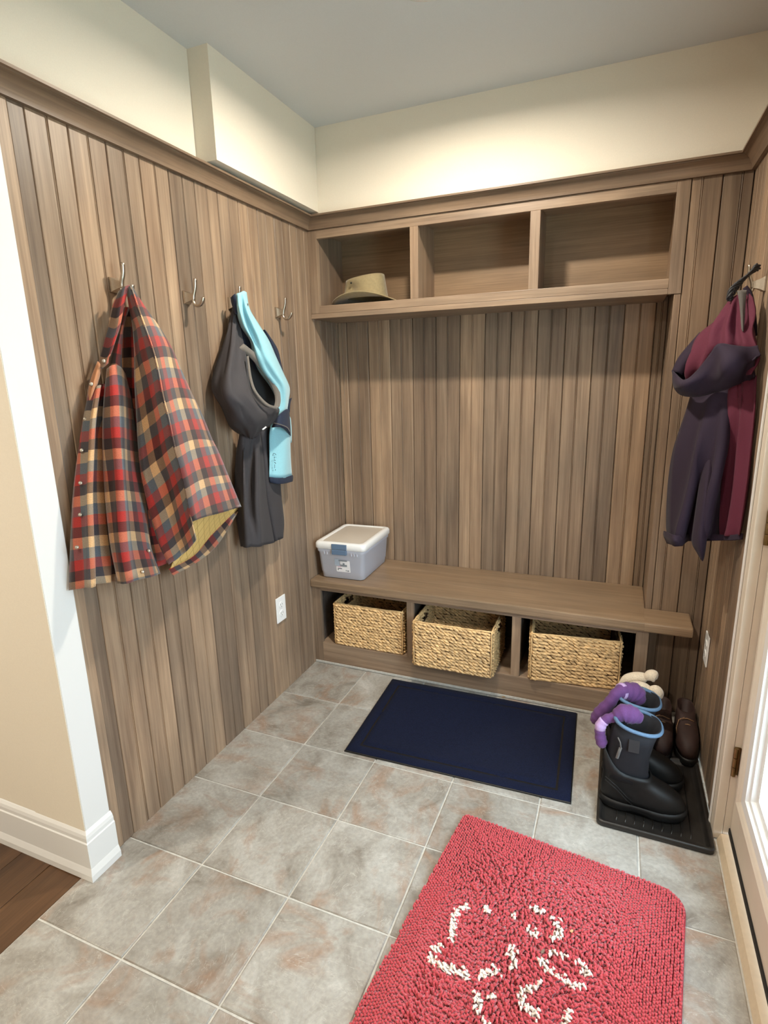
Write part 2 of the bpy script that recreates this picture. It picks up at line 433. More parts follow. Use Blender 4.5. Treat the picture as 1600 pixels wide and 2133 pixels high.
# ---- boards: tongue and groove planks with a bead down the middle
def plank_mesh(w, h, bead=None, t=0.016, g=0.0009):
    c = w / 2 if bead is None else bead
    e = 0.0030
    sec = [(g, -t), (g, -0.0050), (g + e * 0.45, -0.0015), (g + e, 0)]
    if 0.02 < c < w - 0.02:
        sec += [(c - 0.0042, 0), (c - 0.0030, -0.0032), (c - 0.0012, -0.0006), (c, 0.0003), (c + 0.0012, -0.0006), (c + 0.0030, -0.0032), (c + 0.0042, 0)]
    sec += [(w - g - e, 0), (w - g - e * 0.45, -0.0015), (w - g, -0.0050), (w - g, -t)]
    m = MB().loft([[(u, d, z) for u, d in sec] for z in (0, h)])
    me = bpy.data.meshes.new('plank'); me.from_pydata(m.v, [], m.f)
    bm = bmesh.new(); bm.from_mesh(me); bmesh.ops.recalc_face_normals(bm, faces=bm.faces); bm.to_mesh(me); bm.free()
    me.materials.append(M_wz); return me
def lay(parent, spans, h, frame, beads=None):
    """planks side by side; frame(u) gives location and z rotation; local x runs across, local +y points out of the wall"""
    cache = {}
    for i, (a, b) in enumerate(spans):
        w = round(b - a, 4); bd = beads[i] if beads else None
        key = (w, bd)
        if key not in cache: cache[key] = plank_mesh(w, h, bd)
        o = bpy.data.objects.new('plank', cache[key]); COL.objects.link(o); o.parent = parent
        loc, rz = frame(a); o.location = loc; o.rotation_euler = (0, 0, rz)
BW = 0.1195
wl = struct(bx('wall_left', M_cream, None, -0.20, YE, 0, -0.017, 0.42, CEIL, bev=0))
# left wall faces +x: local x -> world -y when rz=-90deg, local +y -> world +x
jl = [-1.3535 + BW * k for k in range(14)]
spans = [(-b, -a) for a, b in zip(jl, jl[1:] + [ND])]
lay(wl, spans, CB + 0.02, lambda u: ((0, -u, 0), -PI / 2))
bx('end_stile', M_wz, wl, -0.016, -1.4345, 0, 0.0015, -1.3960, CB + 0.02, bev=0.002)
bx('end_plank', M_wz, wl, -0.016, -1.3955, 0, 0.0, -1.3540, CB + 0.02, bev=0.002)
# white corner casing and its plinth
casing = struct(bx('trim_1', M_white, None, -0.16, YE, 0, 0.012, -1.4350, CB - 0.001, bev=0.003))
def base_profile():       # (projection, height)
    return [(0, 0), (0.019, 0), (0.019, 0.020), (0.014, 0.036), (0.0125, 0.040), (0.0125, 0.125), (0.0095, 0.128), (0.0095, 0.140), (0.0070, 0.150), (0.002, 0.158), (0, 0.160)]
pr_ = base_profile()
m = MB()
m.loft([[(0.012 + d, -1.4330, z) for d, z in pr_], [(0.012 + d, YE - d, z) for d, z in pr_]])
m.loft([[(0.012 + d, YE - d, z) for d, z in pr_], [(-3.2, YE - d, z) for d, z in pr_]])
struct(m.build('baseboard_left', M_white))
struct(bx('wall_hall', M_cream, None, -3.3, YE + 0.001, 0, -0.161, YE + 0.12, CEIL, bev=0))
bx('wall_end_face', M_cream, bpy.data.objects['wall_hall'], -0.20, YE - 0.0012, 0.10, 0.010, YE + 0.004, CEIL, bev=0)

# ---- back wall in the nook and beside it
wb = struct(bx('wall_back', M_cream, None, -0.02, ND + 0.017, 0, W + 0.14, ND + 0.12, CEIL, bev=0))
jb = [0.0] + [0.0485 + BW * k for k in range(13)] + [NX]
# wall faces -y: rz=180: local x -> -x
lay(wb, [(-b, -a) for a, b in zip(jb, jb[1:])], 1.30, lambda u: ((-u, ND, 0.42), PI), )
wbr = struct(MB().box(NX + 0.018, 0.017, 0, W + 0.14, ND + 0.016, CB + 0.03).build('wall_back_right', M_backing))
lay(wbr, [(-1.647, -1.5495), (-W, -1.647)], CB + 0.02, lambda u: ((-u, 0, 0), PI), beads=[0.0625, 0.0345])
# return of the nook (faces -x): local y -> -x : rz = 90deg ; local x -> +y
lay(wbr, [(0.021, 0.1405), (0.1405, ND)], 1.30, lambda u: ((NX, u, 0.42), PI / 2))
bx('corner_board', M_wz, wbr, NX - 0.0006, -0.0010, 0.45, 1.5490, 0.020, 1.7005, bev=0.0015)
wbu = struct(bx('wall_back_upper', M_cream, None, -0.02, -0.028, CT - 0.012, W + 0.12, ND + 0.10, CEIL, bev=0))
wlu = struct(bx('wall_left_upper', M_cream, None, -0.20, -0.724, CT + 0.010, 0.0765, -0.029, CEIL, bev=0))
bx('wall_upper_face', M_cream, wlu, -0.05, YE, CT - 0.02, -0.005, -0.725, CEIL, bev=0)

# ---- right wall: planks, casing, door
DY0, DY1, DZ = -0.705, -1.625, 2.055
wr = struct(MB().box(W + 0.017, 0.016, 0, W + 0.14, DY0 + 0.03, CEIL).box(W + 0.017, DY1 - 0.03, 0, W + 0.14, -4.6, CEIL)
            .box(W + 0.017, DY0 + 0.03, DZ + 0.02, W + 0.14, DY1 - 0.03, CEIL).build('wall_right', M_cream))
jr = [0.0, 0.0815, 0.0815 + BW, 0.0815 + 2 * BW, 0.0815 + 3 * BW, 0.0815 + 4 * BW]
# faces -x: rz=+90: local x -> +y ; so a plank starting at y=-b
lay(wr, [(-b, -a) for a, b in zip(jr, jr[1:])], CB + 0.02, lambda u: ((W, u, 0), PI / 2))
bx('end_stile', M_wz, wr, W - 0.004, -0.6485, 0, W + 0.016, -0.5605, CB + 0.02, bev=0.002)
struct(MB().box(W - 0.010, DY0, 0, W + 0.016, -0.6495, DZ + 0.06, bev=0.003).box(W - 0.010, DY1 - 0.06, 0, W + 0.016, DY1, DZ + 0.06, bev=0.003)
       .box(W - 0.010, DY0, DZ, W + 0.016, DY1, DZ + 0.06, bev=0.003).build('trim_2', M_doorp))
struct(MB().box(W - 0.016, -0.662, 0, W - 0.0105, -0.6505, DZ + 0.05, bev=0.002).build('trim_3', M_white))
door = struct(MB().box(W + 0.0165, DY0 + 0.001, 0, W + 0.13, DY0 + 0.029, DZ).box(W + 0.0165, DY1 - 0.029, 0, W + 0.13, DY1 - 0.001, DZ)
              .box(W + 0.0165, DY0 + 0.029, DZ, W + 0.13, DY1 - 0.029, DZ + 0.019).build('door_1', M_doorp))
DX = W + 0.034             # face of the door leaf
GY0, GY1, GZ0, GZ1 = -0.800, -1.530, 0.215, 1.94
leaf = MB()
leaf.box(DX, DY0 - 0.003, 0.048, DX + 0.044, GY0, DZ - 0.004, bev=0.002).box(DX, GY1, 0.048, DX + 0.044, DY1 + 0.003, DZ - 0.004, bev=0.002)
leaf.box(DX, GY0, 0.048, DX + 0.044, GY1, GZ0, bev=0.002).box(DX, GY0, GZ1, DX + 0.044, GY1, DZ - 0.004, bev=0.002)
leaf.build('door_leaf', M_doorp, door)
def frame_ring(name, mat, x_out, x_in, o, i, parent, prof=None):
    """mitred rectangular moulding: o and i are outer and inner insets from the glass opening"""
    m = MB(); rect = lambda k, x: [(x, GY0 - k, GZ0 + k), (x, GY1 + k, GZ0 + k), (x, GY1 + k, GZ1 - k), (x, GY0 - k, GZ1 - k)]
    rings = [rect(k, x) for k, x in prof]
    n = 4
    vs = [p for r in rings for p in r]; fs = []
    for a in range(len(rings) - 1):
        for j in range(4): fs.append((a * 4 + j, a * 4 + (j + 1) % 4, (a + 1) * 4 + (j + 1) % 4, (a + 1) * 4 + j))
    m.add(vs, fs); return m.build(name, mat, parent)
frame_ring('glazing_bead', M_doorp, 0, 0, 0, 0, door, [(-0.022, DX), (-0.022, DX - 0.012), (-0.016, DX - 0.017), (-0.004, DX - 0.017), (0.006, DX - 0.012), (0.012, DX - 0.008)])
frame_ring('glazing_frame', M_white, 0, 0, 0, 0, door, [(0.012, DX - 0.008), (0.034, DX - 0.004), (0.036, DX + 0.004), (0.046, DX + 0.006), (0.048, DX + 0.018), (0.064, DX + 0.020)])
bx('glass_pane', M_glass, door, DX + 0.020, GY0 - 0.02, GZ0 + 0.02, DX + 0.026, GY1 + 0.02, GZ1 - 0.02, bev=0)
m = MB().add([(W + 0.002, DY0 - 0.001, -0.003), (W + 0.002, DY1, -0.003), (W + 0.012, DY1, 0.022), (W + 0.012, DY0 - 0.001, 0.022), (W + 0.13, DY1, 0.030), (W + 0.13, DY0 - 0.001, 0.030), (W + 0.13, DY1, -0.003), (W + 0.13, DY0 - 0.001, -0.003)],
             [(0, 1, 2, 3), (3, 2, 4, 5), (5, 4, 6, 7), (7, 6, 1, 0), (0, 3, 5, 7), (1, 6, 4, 2)])
m.build('threshold', plain('threshold_vinyl', srgb(206, 188, 162), 0.5, noise=0.05), door)
bx('weatherstrip', M_dark, door, DX - 0.004, DY0 - 0.002, 0.030, DX + 0.010, DY1 + 0.002, 0.050, bev=0.002)
for hz in (0.285, 1.010, 1.75):
    h = MB()
    h.box(W + 0.0168, DY0 - 0.0016, hz - 0.047, DX - 0.001, DY0 + 0.0008, hz + 0.047, bev=0.0008)
    h.box(DX - 0.0016, DY0 - 0.030, hz - 0.047, DX + 0.001, DY0 - 0.004, hz + 0.047, bev=0.0006)
    h.build('hinge_leaf', M_brass, door)
    for k in range(3):
        z0 = hz - 0.047 + k * 0.0318
        MB().tube([(W + 0.020, DY0 - 0.008, z0), (W + 0.020, DY0 - 0.008, z0 + 0.0300)], 0.0062, 10).build('hinge_knuckle', M_brass, door)
patio = struct(bx('patio', M_patio, None, W + 0.16, -8, -0.12, 12, 6, -0.06, bev=0))

# ---- ceiling and the far enclosing walls
struct(bx('ceiling', M_ceil, None, -3.3, -4.6, CEIL, W + 0.14, ND + 0.12, CEIL + 0.06, bev=0))
struct(bx('wall_front', M_cream, None, -3.3, -4.72, 0, W + 0.14, -4.6, CEIL, bev=0))
struct(bx('wall_hall_end', M_cream, None, -3.42, -4.6, 0, -3.3, YE, CEIL, bev=0))

# ---- crown moulding round three walls
cprof = [(0.000, CB), (0.013, CB), (0.0135, CB + 0.008), (0.0155, CB + 0.016), (0.020, CB + 0.025), (0.027, CB + 0.033), (0.036, CB + 0.0395), (0.043, CB + 0.042), (0.0435, CB + 0.0445), (CP, CB + 0.0450), (CP, CT), (0.000, CT)]
def crown(name, f0, f1, mat):
    m = MB().loft([[f0(d, z) for d, z in cprof], [f1(d, z) for d, z in cprof]])
    o = struct(m.build(name, mat)); smooth_angle(o, 40); return o
M_crx = wood('darker_crown_wood_lengthwise', 0, srgb(146, 124, 103), srgb(108, 89, 73), gap=0.2)  # crown wood toned darker than the wall boards
M_cry = wood('darker_crown_wood_crosswise', 1, srgb(146, 124, 103), srgb(108, 89, 73), gap=0.2)
crown('trim_4', lambda d, z: (d, YE - 0.02, z), lambda d, z: (d, -d, z), M_cry)
crown('trim_5', lambda d, z: (d, -d, z), lambda d, z: (W - d, -d, z), M_crx)
crown('trim_6', lambda d, z: (W - d, -d, z), lambda d, z: (W - d, -4.5, z), M_cry)

# ================================================================== cubby shelf above the nook
cab = thing('cubby_shelf', 'brown stained wooden wall cubby with three open compartments above the bench', 'shelf')
FX = [0.0455, 0.495, 0.532, 0.996, 1.035, 1.505]     # opening edges
ZB, ZT = 1.756, 2.0435
YF = -0.004
bx('stile', M_wz, cab, 0.001, YF, 1.7225, FX[0], 0.018, CB - 0.0005)
bx('stile', M_wz, cab, FX[5], YF, 1.7010, 1.5488, 0.018, CB - 0.0005)
bx('stile', M_wz, cab, FX[1], YF, ZB, FX[2], 0.018, ZT)
bx('stile', M_wz, cab, FX[3], YF, ZB, FX[4], 0.018, ZT)
bx('top_rail', M_wx, cab, FX[0], YF + 0.0004, ZT, FX[5], 0.018, CB - 0.0005)
bx('bottom_rail', M_wx, cab, FX[0], YF - 0.0006, 1.7225, FX[5], 0.018, ZB)
bx('shelf_board', M_wx, cab, 0.001, YF - 0.0010, 1.7010, FX[5] - 0.0005, ND - 0.002, 1.7218)
bx('shelf_board', M_wx, cab, 0.001, 0.0185, 1.738, NX - 0.001, ND - 0.010, ZB)
bx('back_panel', M_plainwood, cab, 0.001, ND - 0.009, 1.723, NX - 0.001, ND - 0.001, 2.10, bev=0)
for xx in ((0.001, 0.0445), (0.505, 0.523), (1.006, 1.024), (1.509, NX - 0.001)):
    bx('divider', M_wz, cab, xx[0], 0.0185, ZB + 0.0005, xx[1], ND - 0.0095, 2.078)
bx('top_board', M_wx, cab, 0.001, 0.0185, 2.079, NX - 0.001, ND - 0.0095, 2.095)

# ================================================================== bench
bench = thing('bench', 'brown stained wooden bench with three open bays under a thick seat', 'bench')
SZ0, SZ1, YB = 0.4165, 0.457, -0.139
m = MB().box(0.001, -0.158, SZ0, NX - 0.001, ND - 0.001, SZ1, bev=0.007)
m.build('seat', M_seat, bench)
MB().box(NX - 0.012, -0.158, SZ0, 1.692, -0.0012, SZ1, bev=0.007).build('seat_end', M_seat, bench)
BXs = [0.0465, 0.506, 0.541, 0.998, 1.036, 1.4935]
bx('stile', M_wz, bench, 0.001, YB, 0.0, BXs[0], -0.120, SZ0 - 0.0005)
bx('stile', M_wz, bench, BXs[5], YB, 0.0, 1.541, -0.120, SZ0 - 0.0005)
bx('stile', M_wz, bench, BXs[1], YB, 0.115, BXs[2], -0.120, 0.3975)
bx('stile', M_wz, bench, BXs[3], YB, 0.115, BXs[4], -0.120, 0.3975)
bx('top_rail', M_wx, bench, BXs[0], YB + 0.0004, 0.3975, BXs[5], -0.120, SZ0 - 0.0005)
bx('toe_board', M_wx, bench, BXs[0], YB + 0.0004, 0.0, BXs[5], -0.120, 0.115)
bx('base_strip', M_grout, bench, 0.001, YB - 0.004, 0.0, 1.543, YB - 0.0002, 0.012)
bx('bottom_board', M_wx, bench, 0.001, -0.1195, 0.098, 1.524, ND - 0.002, 0.1145)
bx('end_panel', M_wy, bench, 1.5255, -0.1195, 0.0, 1.5405, -0.001, SZ0 - 0.0005)
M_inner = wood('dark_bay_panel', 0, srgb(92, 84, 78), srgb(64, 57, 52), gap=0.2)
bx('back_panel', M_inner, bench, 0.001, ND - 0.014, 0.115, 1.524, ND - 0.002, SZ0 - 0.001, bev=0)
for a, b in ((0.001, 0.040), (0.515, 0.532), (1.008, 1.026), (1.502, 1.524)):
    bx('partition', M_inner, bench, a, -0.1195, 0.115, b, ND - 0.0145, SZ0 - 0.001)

# ================================================================== woven baskets
def weave_panel(w, h, seed, hole=None):
    """a panel in local x (0..w), z (0..h), strands proud on -y; returns strand mesh"""
    r = random.Random(seed); m = MB(); rh = 0.0158; nr = int(round(h / rh)); rh = h / nr; L = 0.034
    for j in range(nr):
        nx = int(w / (L * 0.62)) + 1; off = r.uniform(0, 0.6) * L * 0.62
        for i in range(-1, nx + 1):
            cx = off + i * L * 0.62 + r.uniform(-0.003, 0.003); cz = (j + 0.5) * rh + r.uniform(-0.0018, 0.0018)
            if cx > w + 0.008 or cx < -0.008: continue
            if hole and hole[0] < cx < hole[1] and hole[2] < cz < hole[3]: continue
            a = -0.36 + r.uniform(-0.22, 0.18); ca, sa = math.cos(a), math.sin(a)
            hl = L * r.uniform(0.46, 0.58); hw = rh * r.uniform(0.40, 0.51); t = r.uniform(0.006, 0.0105)
            prof = [(-1.0, 0.12, 0.1), (-0.45, 0.80, 0.75), (0.25, 1.0, 1.0), (0.72, 0.62, 0.9), (1.0, 0.10, 0.25)]
            vs = []
            for p, q, k in prof:
                for sgn, kk in ((1, 0.0), (0.45, 0.85), (-0.45, 0.85), (-1, 0.0)):
                    u = p * hl; v = sgn * q * hw
                    x = min(max(cx + u * ca - v * sa, 0), w); z = min(max(cz + u * sa + v * ca, 0.0), h)
                    vs.append((x, -0.0005 - t * k * kk, z))
            fs = [(a2 * 4 + b2, a2 * 4 + b2 + 1, a2 * 4 + 4 + b2 + 1, a2 * 4 + 4 + b2) for a2 in range(4) for b2 in range(3)]
            m.add(vs, fs)
    return m
def xf(m, loc, rz):
    c, s = math.cos(rz), math.sin(rz)
    m.v = [(x * c - y * s + loc[0], x * s + y * c + loc[1], z + loc[2]) for x, y, z in m.v]; return m
def wiggle(p0, p1, n=14, a=0.0012, seed=0):
    r = random.Random(seed); p0, p1 = np.array(p0), np.array(p1)
    return [p0 + (p1 - p0) * i / n + np.array([r.uniform(-a, a) for _ in range(3)]) for i in range(n + 1)]
def make_basket(label, loc, rz, seed):
    w, d, h = 0.366, 0.300, 0.222
    b = thing('woven_basket', label, 'basket', loc=loc, rz=rz)
    # local: front face at y=0, box extends to +y
    MB().box(0.006, 0.0, 0, w - 0.006, 0.006, h - 0.004).build('front_panel', M_strawd, b)
    MB().box(0.006, d - 0.006, 0, w - 0.006, d, h - 0.004).build('back_panel', M_strawd, b)
    hy0, hy1, hz0, hz1 = 0.110, 0.190, h - 0.062, h - 0.030
    for x0 in (0.0, w - 0.006):
        MB().box(x0, 0.006, 0, x0 + 0.006, hy0, h - 0.004).box(x0, hy1, 0, x0 + 0.006, d - 0.006, h - 0.004) \
            .box(x0, hy0, 0, x0 + 0.006, hy1, hz0).box(x0, hy0, hz1, x0 + 0.006, hy1, h - 0.004).build('side_panel', M_strawd, b)
    MB().box(0.006, 0.006, 0, w - 0.006, d - 0.006, 0.006).build('base_panel', M_strawd, b)
    hole = (0.105, 0.195, h - 0.066, h - 0.026)
    jobs = [('front_weave', w - 0.016, (0.008, 0, 0), 0, None), ('side_weave', d - 0.012, (w, 0.006, 0), PI / 2, hole), ('side_weave', d - 0.012, (0, d - 0.006, 0), -PI / 2, hole),
            ('inner_weave', w - 0.02, (0.010, d - 0.0062, 0), 0, None), ('inner_side_weave', d - 0.02, (0.0062, 0.010, 0), PI / 2, hole)]
    for i, (nm, ww, lo, rr, ho) in enumerate(jobs):
        o = xf(weave_panel(ww, h - 0.004, seed * 10 + i, ho), lo, rr).build(nm, M_straw, b, fix=False); o.data.shade_smooth(); o['kind'] = 'stuff'
    rim = MB(); e = -0.002
    cs = [(0.003, e + .002), (w - 0.003, e + .002), (w - 0.003, d), (0.003, d)]
    for i in range(4):
        a, c = cs[i], cs[(i + 1) % 4]
        rim.tube(wiggle((*a, h - 0.003), (*c, h - 0.003), seed=i + seed), 0.0042, 6)
        rim.tube(wiggle((*a, 0.003), (*c, 0.003), seed=i + 9), 0.0040, 6)
        rim.tube(wiggle((*a, 0.003), (*a, h - 0.003), seed=i + 5), 0.0040, 6)
    rim.build('rim_cord', M_straw, b, smooth=True)
    return b
make_basket('left basket in bench bay, flush under the storage bin', (0.114, -0.131, 0.117), 0.01, 1)
make_basket('middle basket in bench, pulled out past the frame', (0.559, -0.200, 0.117), 0.005, 2)
make_basket('right basket in bench bay, skewed and nearest the boots', (1.083, -0.148, 0.117), 0.115, 3)

# ================================================================== coat hooks
def make_hook(name, label, group, loc, rz):
    """local: wall plane is x=0, hook points +x"""
    h = thing(name, label, 'hook', group, loc, rz)
    def sq(x, a, b): return [(x, s * a, t * b) for s, t in ((-1, -1), (1, -1), (1, 1), (-1, 1))]
    o = MB().loft([sq(0, 0.0155, 0.0205), sq(0.004, 0.0155, 0.0205), sq(0.010, 0.0125, 0.0165), sq(0.020, 0.0085, 0.0120), sq(0.034, 0.0065, 0.0085)]).build('back_plate', M_nickel, h)
    smooth_angle(o, 30)
    up = spline([(0.046, 0, 0.056), (0.043, 0, 0.030), (0.034, 0, 0.006), (0.032, 0, -0.010)], 5)
    lo = spline([(0.032, 0, 0.002), (0.031, 0, -0.014), (0.040, 0, -0.027), (0.056, 0, -0.027), (0.068, 0, -0.015), (0.072, 0, -0.004)], 5)
    o = MB().tube(up, [0.0048] * len(up), 8, 1.5).build('upper_prong', M_nickel, h, True)
    o = MB().tube(lo, [0.0048] * len(lo), 8, 1.5).build('lower_prong', M_nickel, h, True)
    return h
HP = [(240, 594), (391, 620), (484, 632), (580, 651)]
HL = ['nickel wall hook holding the plaid jacket', 'empty nickel hook between the plaid jacket and the light blue top', 'nickel hook behind the light blue top and charcoal trousers', 'empty nickel hook nearest the cubby shelf']
for (u, v), lab in zip(HP, HL):
    p = AX(u, v, 0.008); make_hook('coat_hook', lab, 'coat hooks on the walls', (0.0005, p[1], p[2]), 0)
p = AX(1588, 590, W - 0.006)
make_hook('coat_hook', 'nickel hook on the right wall beside the purple coat cord', 'coat hooks on the walls', (W - 0.0005, -0.395, 1.668), PI)

# ================================================================== outlets
def make_outlet(label, loc, rz):
    t = thing('wall_outlet', label, 'outlet', 'wall outlets', loc, rz)      # local: wall at x=0, faces +x
    MB().box(0.0005, -0.0375, -0.0595, 0.006, 0.0375, 0.0595, bev=0.003).build('cover_plate', M_plastic_white, t)
    for s in (-1, 1):
        f = MB().loft([[(x, 0.0165 * math.cos(q) * k, s * 0.0205 + 0.0155 * math.sin(q) * k) for q in np.linspace(0, 2 * PI, 20, endpoint=False)] for x, k in ((0.0055, 1), (0.0075, 1), (0.0080, 0.94))]).build('receptacle', M_plastic_white, t)
        MB().box(0.0078, -0.008, s * 0.0205 - 0.001, 0.0083, -0.006, s * 0.0205 + 0.007).box(0.0078, 0.006, s * 0.0205 - 0.001, 0.0083, 0.008, s * 0.0205 + 0.006) \
            .box(0.0078, -0.002, s * 0.0205 - 0.010, 0.0083, 0.002, s * 0.0205 - 0.006).build('slot', M_dark, f)
    return t
make_outlet('white outlet on the left wall below the charcoal trousers', (0.001, -0.432, 0.412), 0)
make_outlet('white outlet on the right wall by the door casing', (W - 0.001, -0.195, 0.400), PI)

# ================================================================== recessed ceiling light
cl = thing('ceiling_light', 'round recessed ceiling downlight over the room', 'light', loc=(0.80, -0.705, CEIL))
MB().loft([[(r * math.cos(q), r * math.sin(q), z) for q in np.linspace(0, 2 * PI, 32, endpoint=False)] for r, z in ((0.082, -0.0005), (0.082, -0.003), (0.062, -0.006), (0.058, -0.0005))], False, False).build('trim_ring', M_white, cl, True)
MB().loft([[(r * math.cos(q), r * math.sin(q), z) for q in np.linspace(0, 2 * PI, 32, endpoint=False)] for r, z in ((0.0585, -0.0008), (0.0585, -0.0003))]).build('lens', M_lamp, cl)

# ================================================================== plaid jacket on the first hook
def L3(rows): return [[AX(*p) for p in r] for r in rows]
jac = thing('plaid_jacket', 'red, grey and tan plaid flannel jacket hanging on the left wall', 'jacket', loc=(0, 0, 0))
cloth('front_panel', M_plaid, jac, L3([
    [(190, 812, .02), (200, 804, .045), (212, 800, .03), (226, 800, .03)],
    [(176, 880, .02), (190, 870, .06), (205, 866, .03), (222, 866, .03)],
    [(165, 950, .02), (185, 940, .07), (206, 938, .035), (222, 938, .035)],
    [(157, 1030, .02), (182, 1020, .075), (208, 1018, .035), (225, 1018, .04)],
    [(153, 1110, .02), (184, 1105, .08), (212, 1102, .04), (235, 1102, .045)],
    [(150, 1180, .02), (187, 1172, .085), (220, 1168, .045), (243, 1165, .05)],
    [(148, 1229, .02), (190, 1223, .085), (222, 1214, .05), (243, 1211, .05)]]), anchor=0.4, uv0=(0.02, 0.05),
    folds=lambda s, t: 0.008 * np.sin(s * 17 + t * 2) - 0.022 * np.exp(-((s - 0.62 + 0.1 * t) / 0.07) ** 2) * np.minimum(1, 4 * t))
cloth('side_panel', M_plaid, jac, L3([
    [(222, 768, .05), (235, 760, .07), (250, 763, .06), (262, 778, .03)],
    [(217, 830, .05), (238, 824, .09), (258, 826, .07), (275, 832, .02)],
    [(216, 900, .05), (238, 896, .095), (262, 898, .08), (284, 905, .02)],
    [(217, 980, .05), (243, 976, .10), (268, 978, .085), (294, 985, .02)],
    [(220, 1060, .055), (250, 1056, .105), (278, 1056, .09), (306, 1062, .02)],
    [(227, 1140, .06), (258, 1136, .11), (290, 1134, .09), (318, 1142, .03)],
    [(242, 1217, .06), (272, 1213, .11), (305, 1204, .09), (338, 1194, .04)]]), anchor=0.35, uv0=(0.07, 0.0),
    folds=lambda s, t: 0.006 * np.sin(s * 12 + t * 5) * np.minimum(1, 2 * t))
FL = [
    [(263, 606, .06), (268, 597, .085), (273, 595, .09), (277, 598, .085), (281, 606, .07)],
    [(270, 650, .05), (278, 645, .08), (287, 640, .11), (298, 640, .09), (308, 647, .06)],
    [(277, 692, .05), (286, 682, .09), (300, 676, .135), (316, 674, .11), (332, 680, .05)],
    [(280, 747, .06), (293, 731, .105), (316, 722, .16), (340, 718, .12), (358, 724, .05)],
    [(281, 802, .06), (301, 785, .115), (328, 768, .18), (352, 764, .13), (378, 769, .05)],
    [(285, 870, .07), (309, 847, .125), (338, 825, .195), (370, 815, .135), (401, 820, .05)],
    [(288, 926, .075), (318, 899, .135), (350, 872, .205), (385, 860, .14), (421, 860, .05)],
    [(294, 985, .075), (328, 957, .14), (361, 928, .21), (405, 912, .145), (444, 915, .06)],
    [(304, 1037, .075), (340, 1005, .14), (373, 970, .215), (412, 948, .15), (456, 938, .065)],
    [(316, 1087, .07), (351, 1055, .135), (384, 1017, .215), (430, 995, .15), (477, 988, .075)],
    [(331, 1136, .07), (363, 1107, .13), (394, 1066, .21), (440, 1036, .15), (491, 1022, .08)]]
cloth('flared_left_panel', M_plaid, jac, L3([r[:3] for r in FL] + [[(351, 1178, .06), (381, 1157, .12), (408, 1124, .20)]]), anchor=1.0, uv0=(0.004, 0.036), us=0.95, vs_=0.93,
      folds=lambda s, t: -0.010 * t * np.sin(s * PI) + 0.004 * np.sin(s * 15 + 4 * t) * t)
cloth('flared_right_panel', M_plaid, jac, L3([r[2:] for r in FL] + [[(399, 1086, .20), (450, 1071, .145), (505, 1055, .085)]]), anchor=0.0, uv0=(0.030, 0.030), us=0.70, vs_=0.93,
      folds=lambda s, t: 0.004 * np.sin(s * 9 + 2 * t) * t)
cloth('collar', M_plaid, jac, L3([
    [(246, 608, .05), (256, 599, .075), (270, 593, .08)],
    [(233, 640, .045), (247, 640, .07), (261, 628, .075)],
    [(226, 680, .04), (240, 683, .06), (252, 671, .07)],
    [(217, 710, .035), (230, 712, .055), (241, 705, .065)],
    [(208, 745, .03), (220, 748, .05), (228, 740, .06)],
    [(203, 762, .03), (214, 767, .045), (226, 757, .05)]]), uv0=(0.05, 0.03))
cloth('lapel', M_plaid, jac, L3([
    [(258, 640, .04), (263, 640, .055), (268, 640, .045)],
    [(246, 690, .04), (252, 690, .06), (257, 690, .045)],
    [(232, 740, .04), (244, 742, .065), (254, 746, .045)],
    [(228, 765, .04), (242, 763, .065), (256, 779, .04)]]), uv0=(0.06, 0.06))
cloth('inner_panel', M_plaid, jac, L3([
    [(256, 640, .030), (268, 640, .03), (282, 640, .05)],
    [(245, 760, .025), (268, 760, .02), (286, 760, .05)],
    [(200, 860, .012), (275, 900, .012), (300, 900, .03)],
    [(230, 1050, .012), (300, 1050, .012), (325, 1050, .03)],
    [(250, 1180, .015), (325, 1180, .015), (352, 1172, .03)]]), uv0=(0.05, 0.09))
cloth('tan_facing', M_tan, jac, L3([
    [(203, 752, .028), (208, 757, .038), (213, 764, .03)],
    [(190, 785, .022), (199, 785, .045), (210, 776, .035)],
    [(183, 815, .018), (191, 815, .045), (204, 800, .035)],
    [(179, 852, .012), (185, 846, .03), (191, 838, .03)]]))
lin = cloth('quilted_lining', M_quilt, jac, L3([
    [(388, 1068, .10), (430, 1050, .09), (470, 1042, .06), (502, 1046, .032)],
    [(380, 1120, .07), (420, 1100, .07), (456, 1078, .05), (500, 1056, .030)],
    [(354, 1190, .055), (405, 1160, .042), (441, 1116, .038), (483, 1074, .028)]]))
lin['label'] = 'tan quilted lining showing at the hem'
cloth('back_hem', M_plaid, jac, L3([
    [(353, 1186, .058), (404, 1158, .045), (440, 1116, .040), (485, 1070, .030)],
    [(357, 1192, .056), (408, 1164, .045), (447, 1124, .040), (492, 1068, .030)],
    [(361, 1199, .052), (413, 1170, .042), (455, 1133, .036), (498, 1064, .028)]]), uv0=(0.03, 0.085))
def disc(parent, name, mat, p, nrm, r, h=0.003):
    n = np.array(nrm, float); n /= np.linalg.norm(n); a = np.cross(n, (0, 0, 1.0)); a /= np.linalg.norm(a); b = np.cross(n, a); p = np.array(p)
    MB().loft([[p + n * k * h + rr * r * (a * math.cos(q) + b * math.sin(q)) for q in np.linspace(0, 2 * PI, 12, endpoint=False)] for k, rr in ((-1, 1), (0.4, 1), (1.0, 0.75), (1.2, 0.3))]).build(name, mat, parent, True)
M_snap = plain('pearl_snap', srgb(190, 180, 164), 0.25, 0.6)
for u, v, x in ((167.5, 1006, .055), (167, 1072, .055), (160, 1140, .055), (170, 938, .048), (177, 873, .035), (310, 1147, .083), (297, 1191, .10), (216, 752, .053), (190, 800, .05)):
    disc(jac, 'snap', M_snap, AX(u, v, x), (1, -0.6, 0.3), 0.0052)

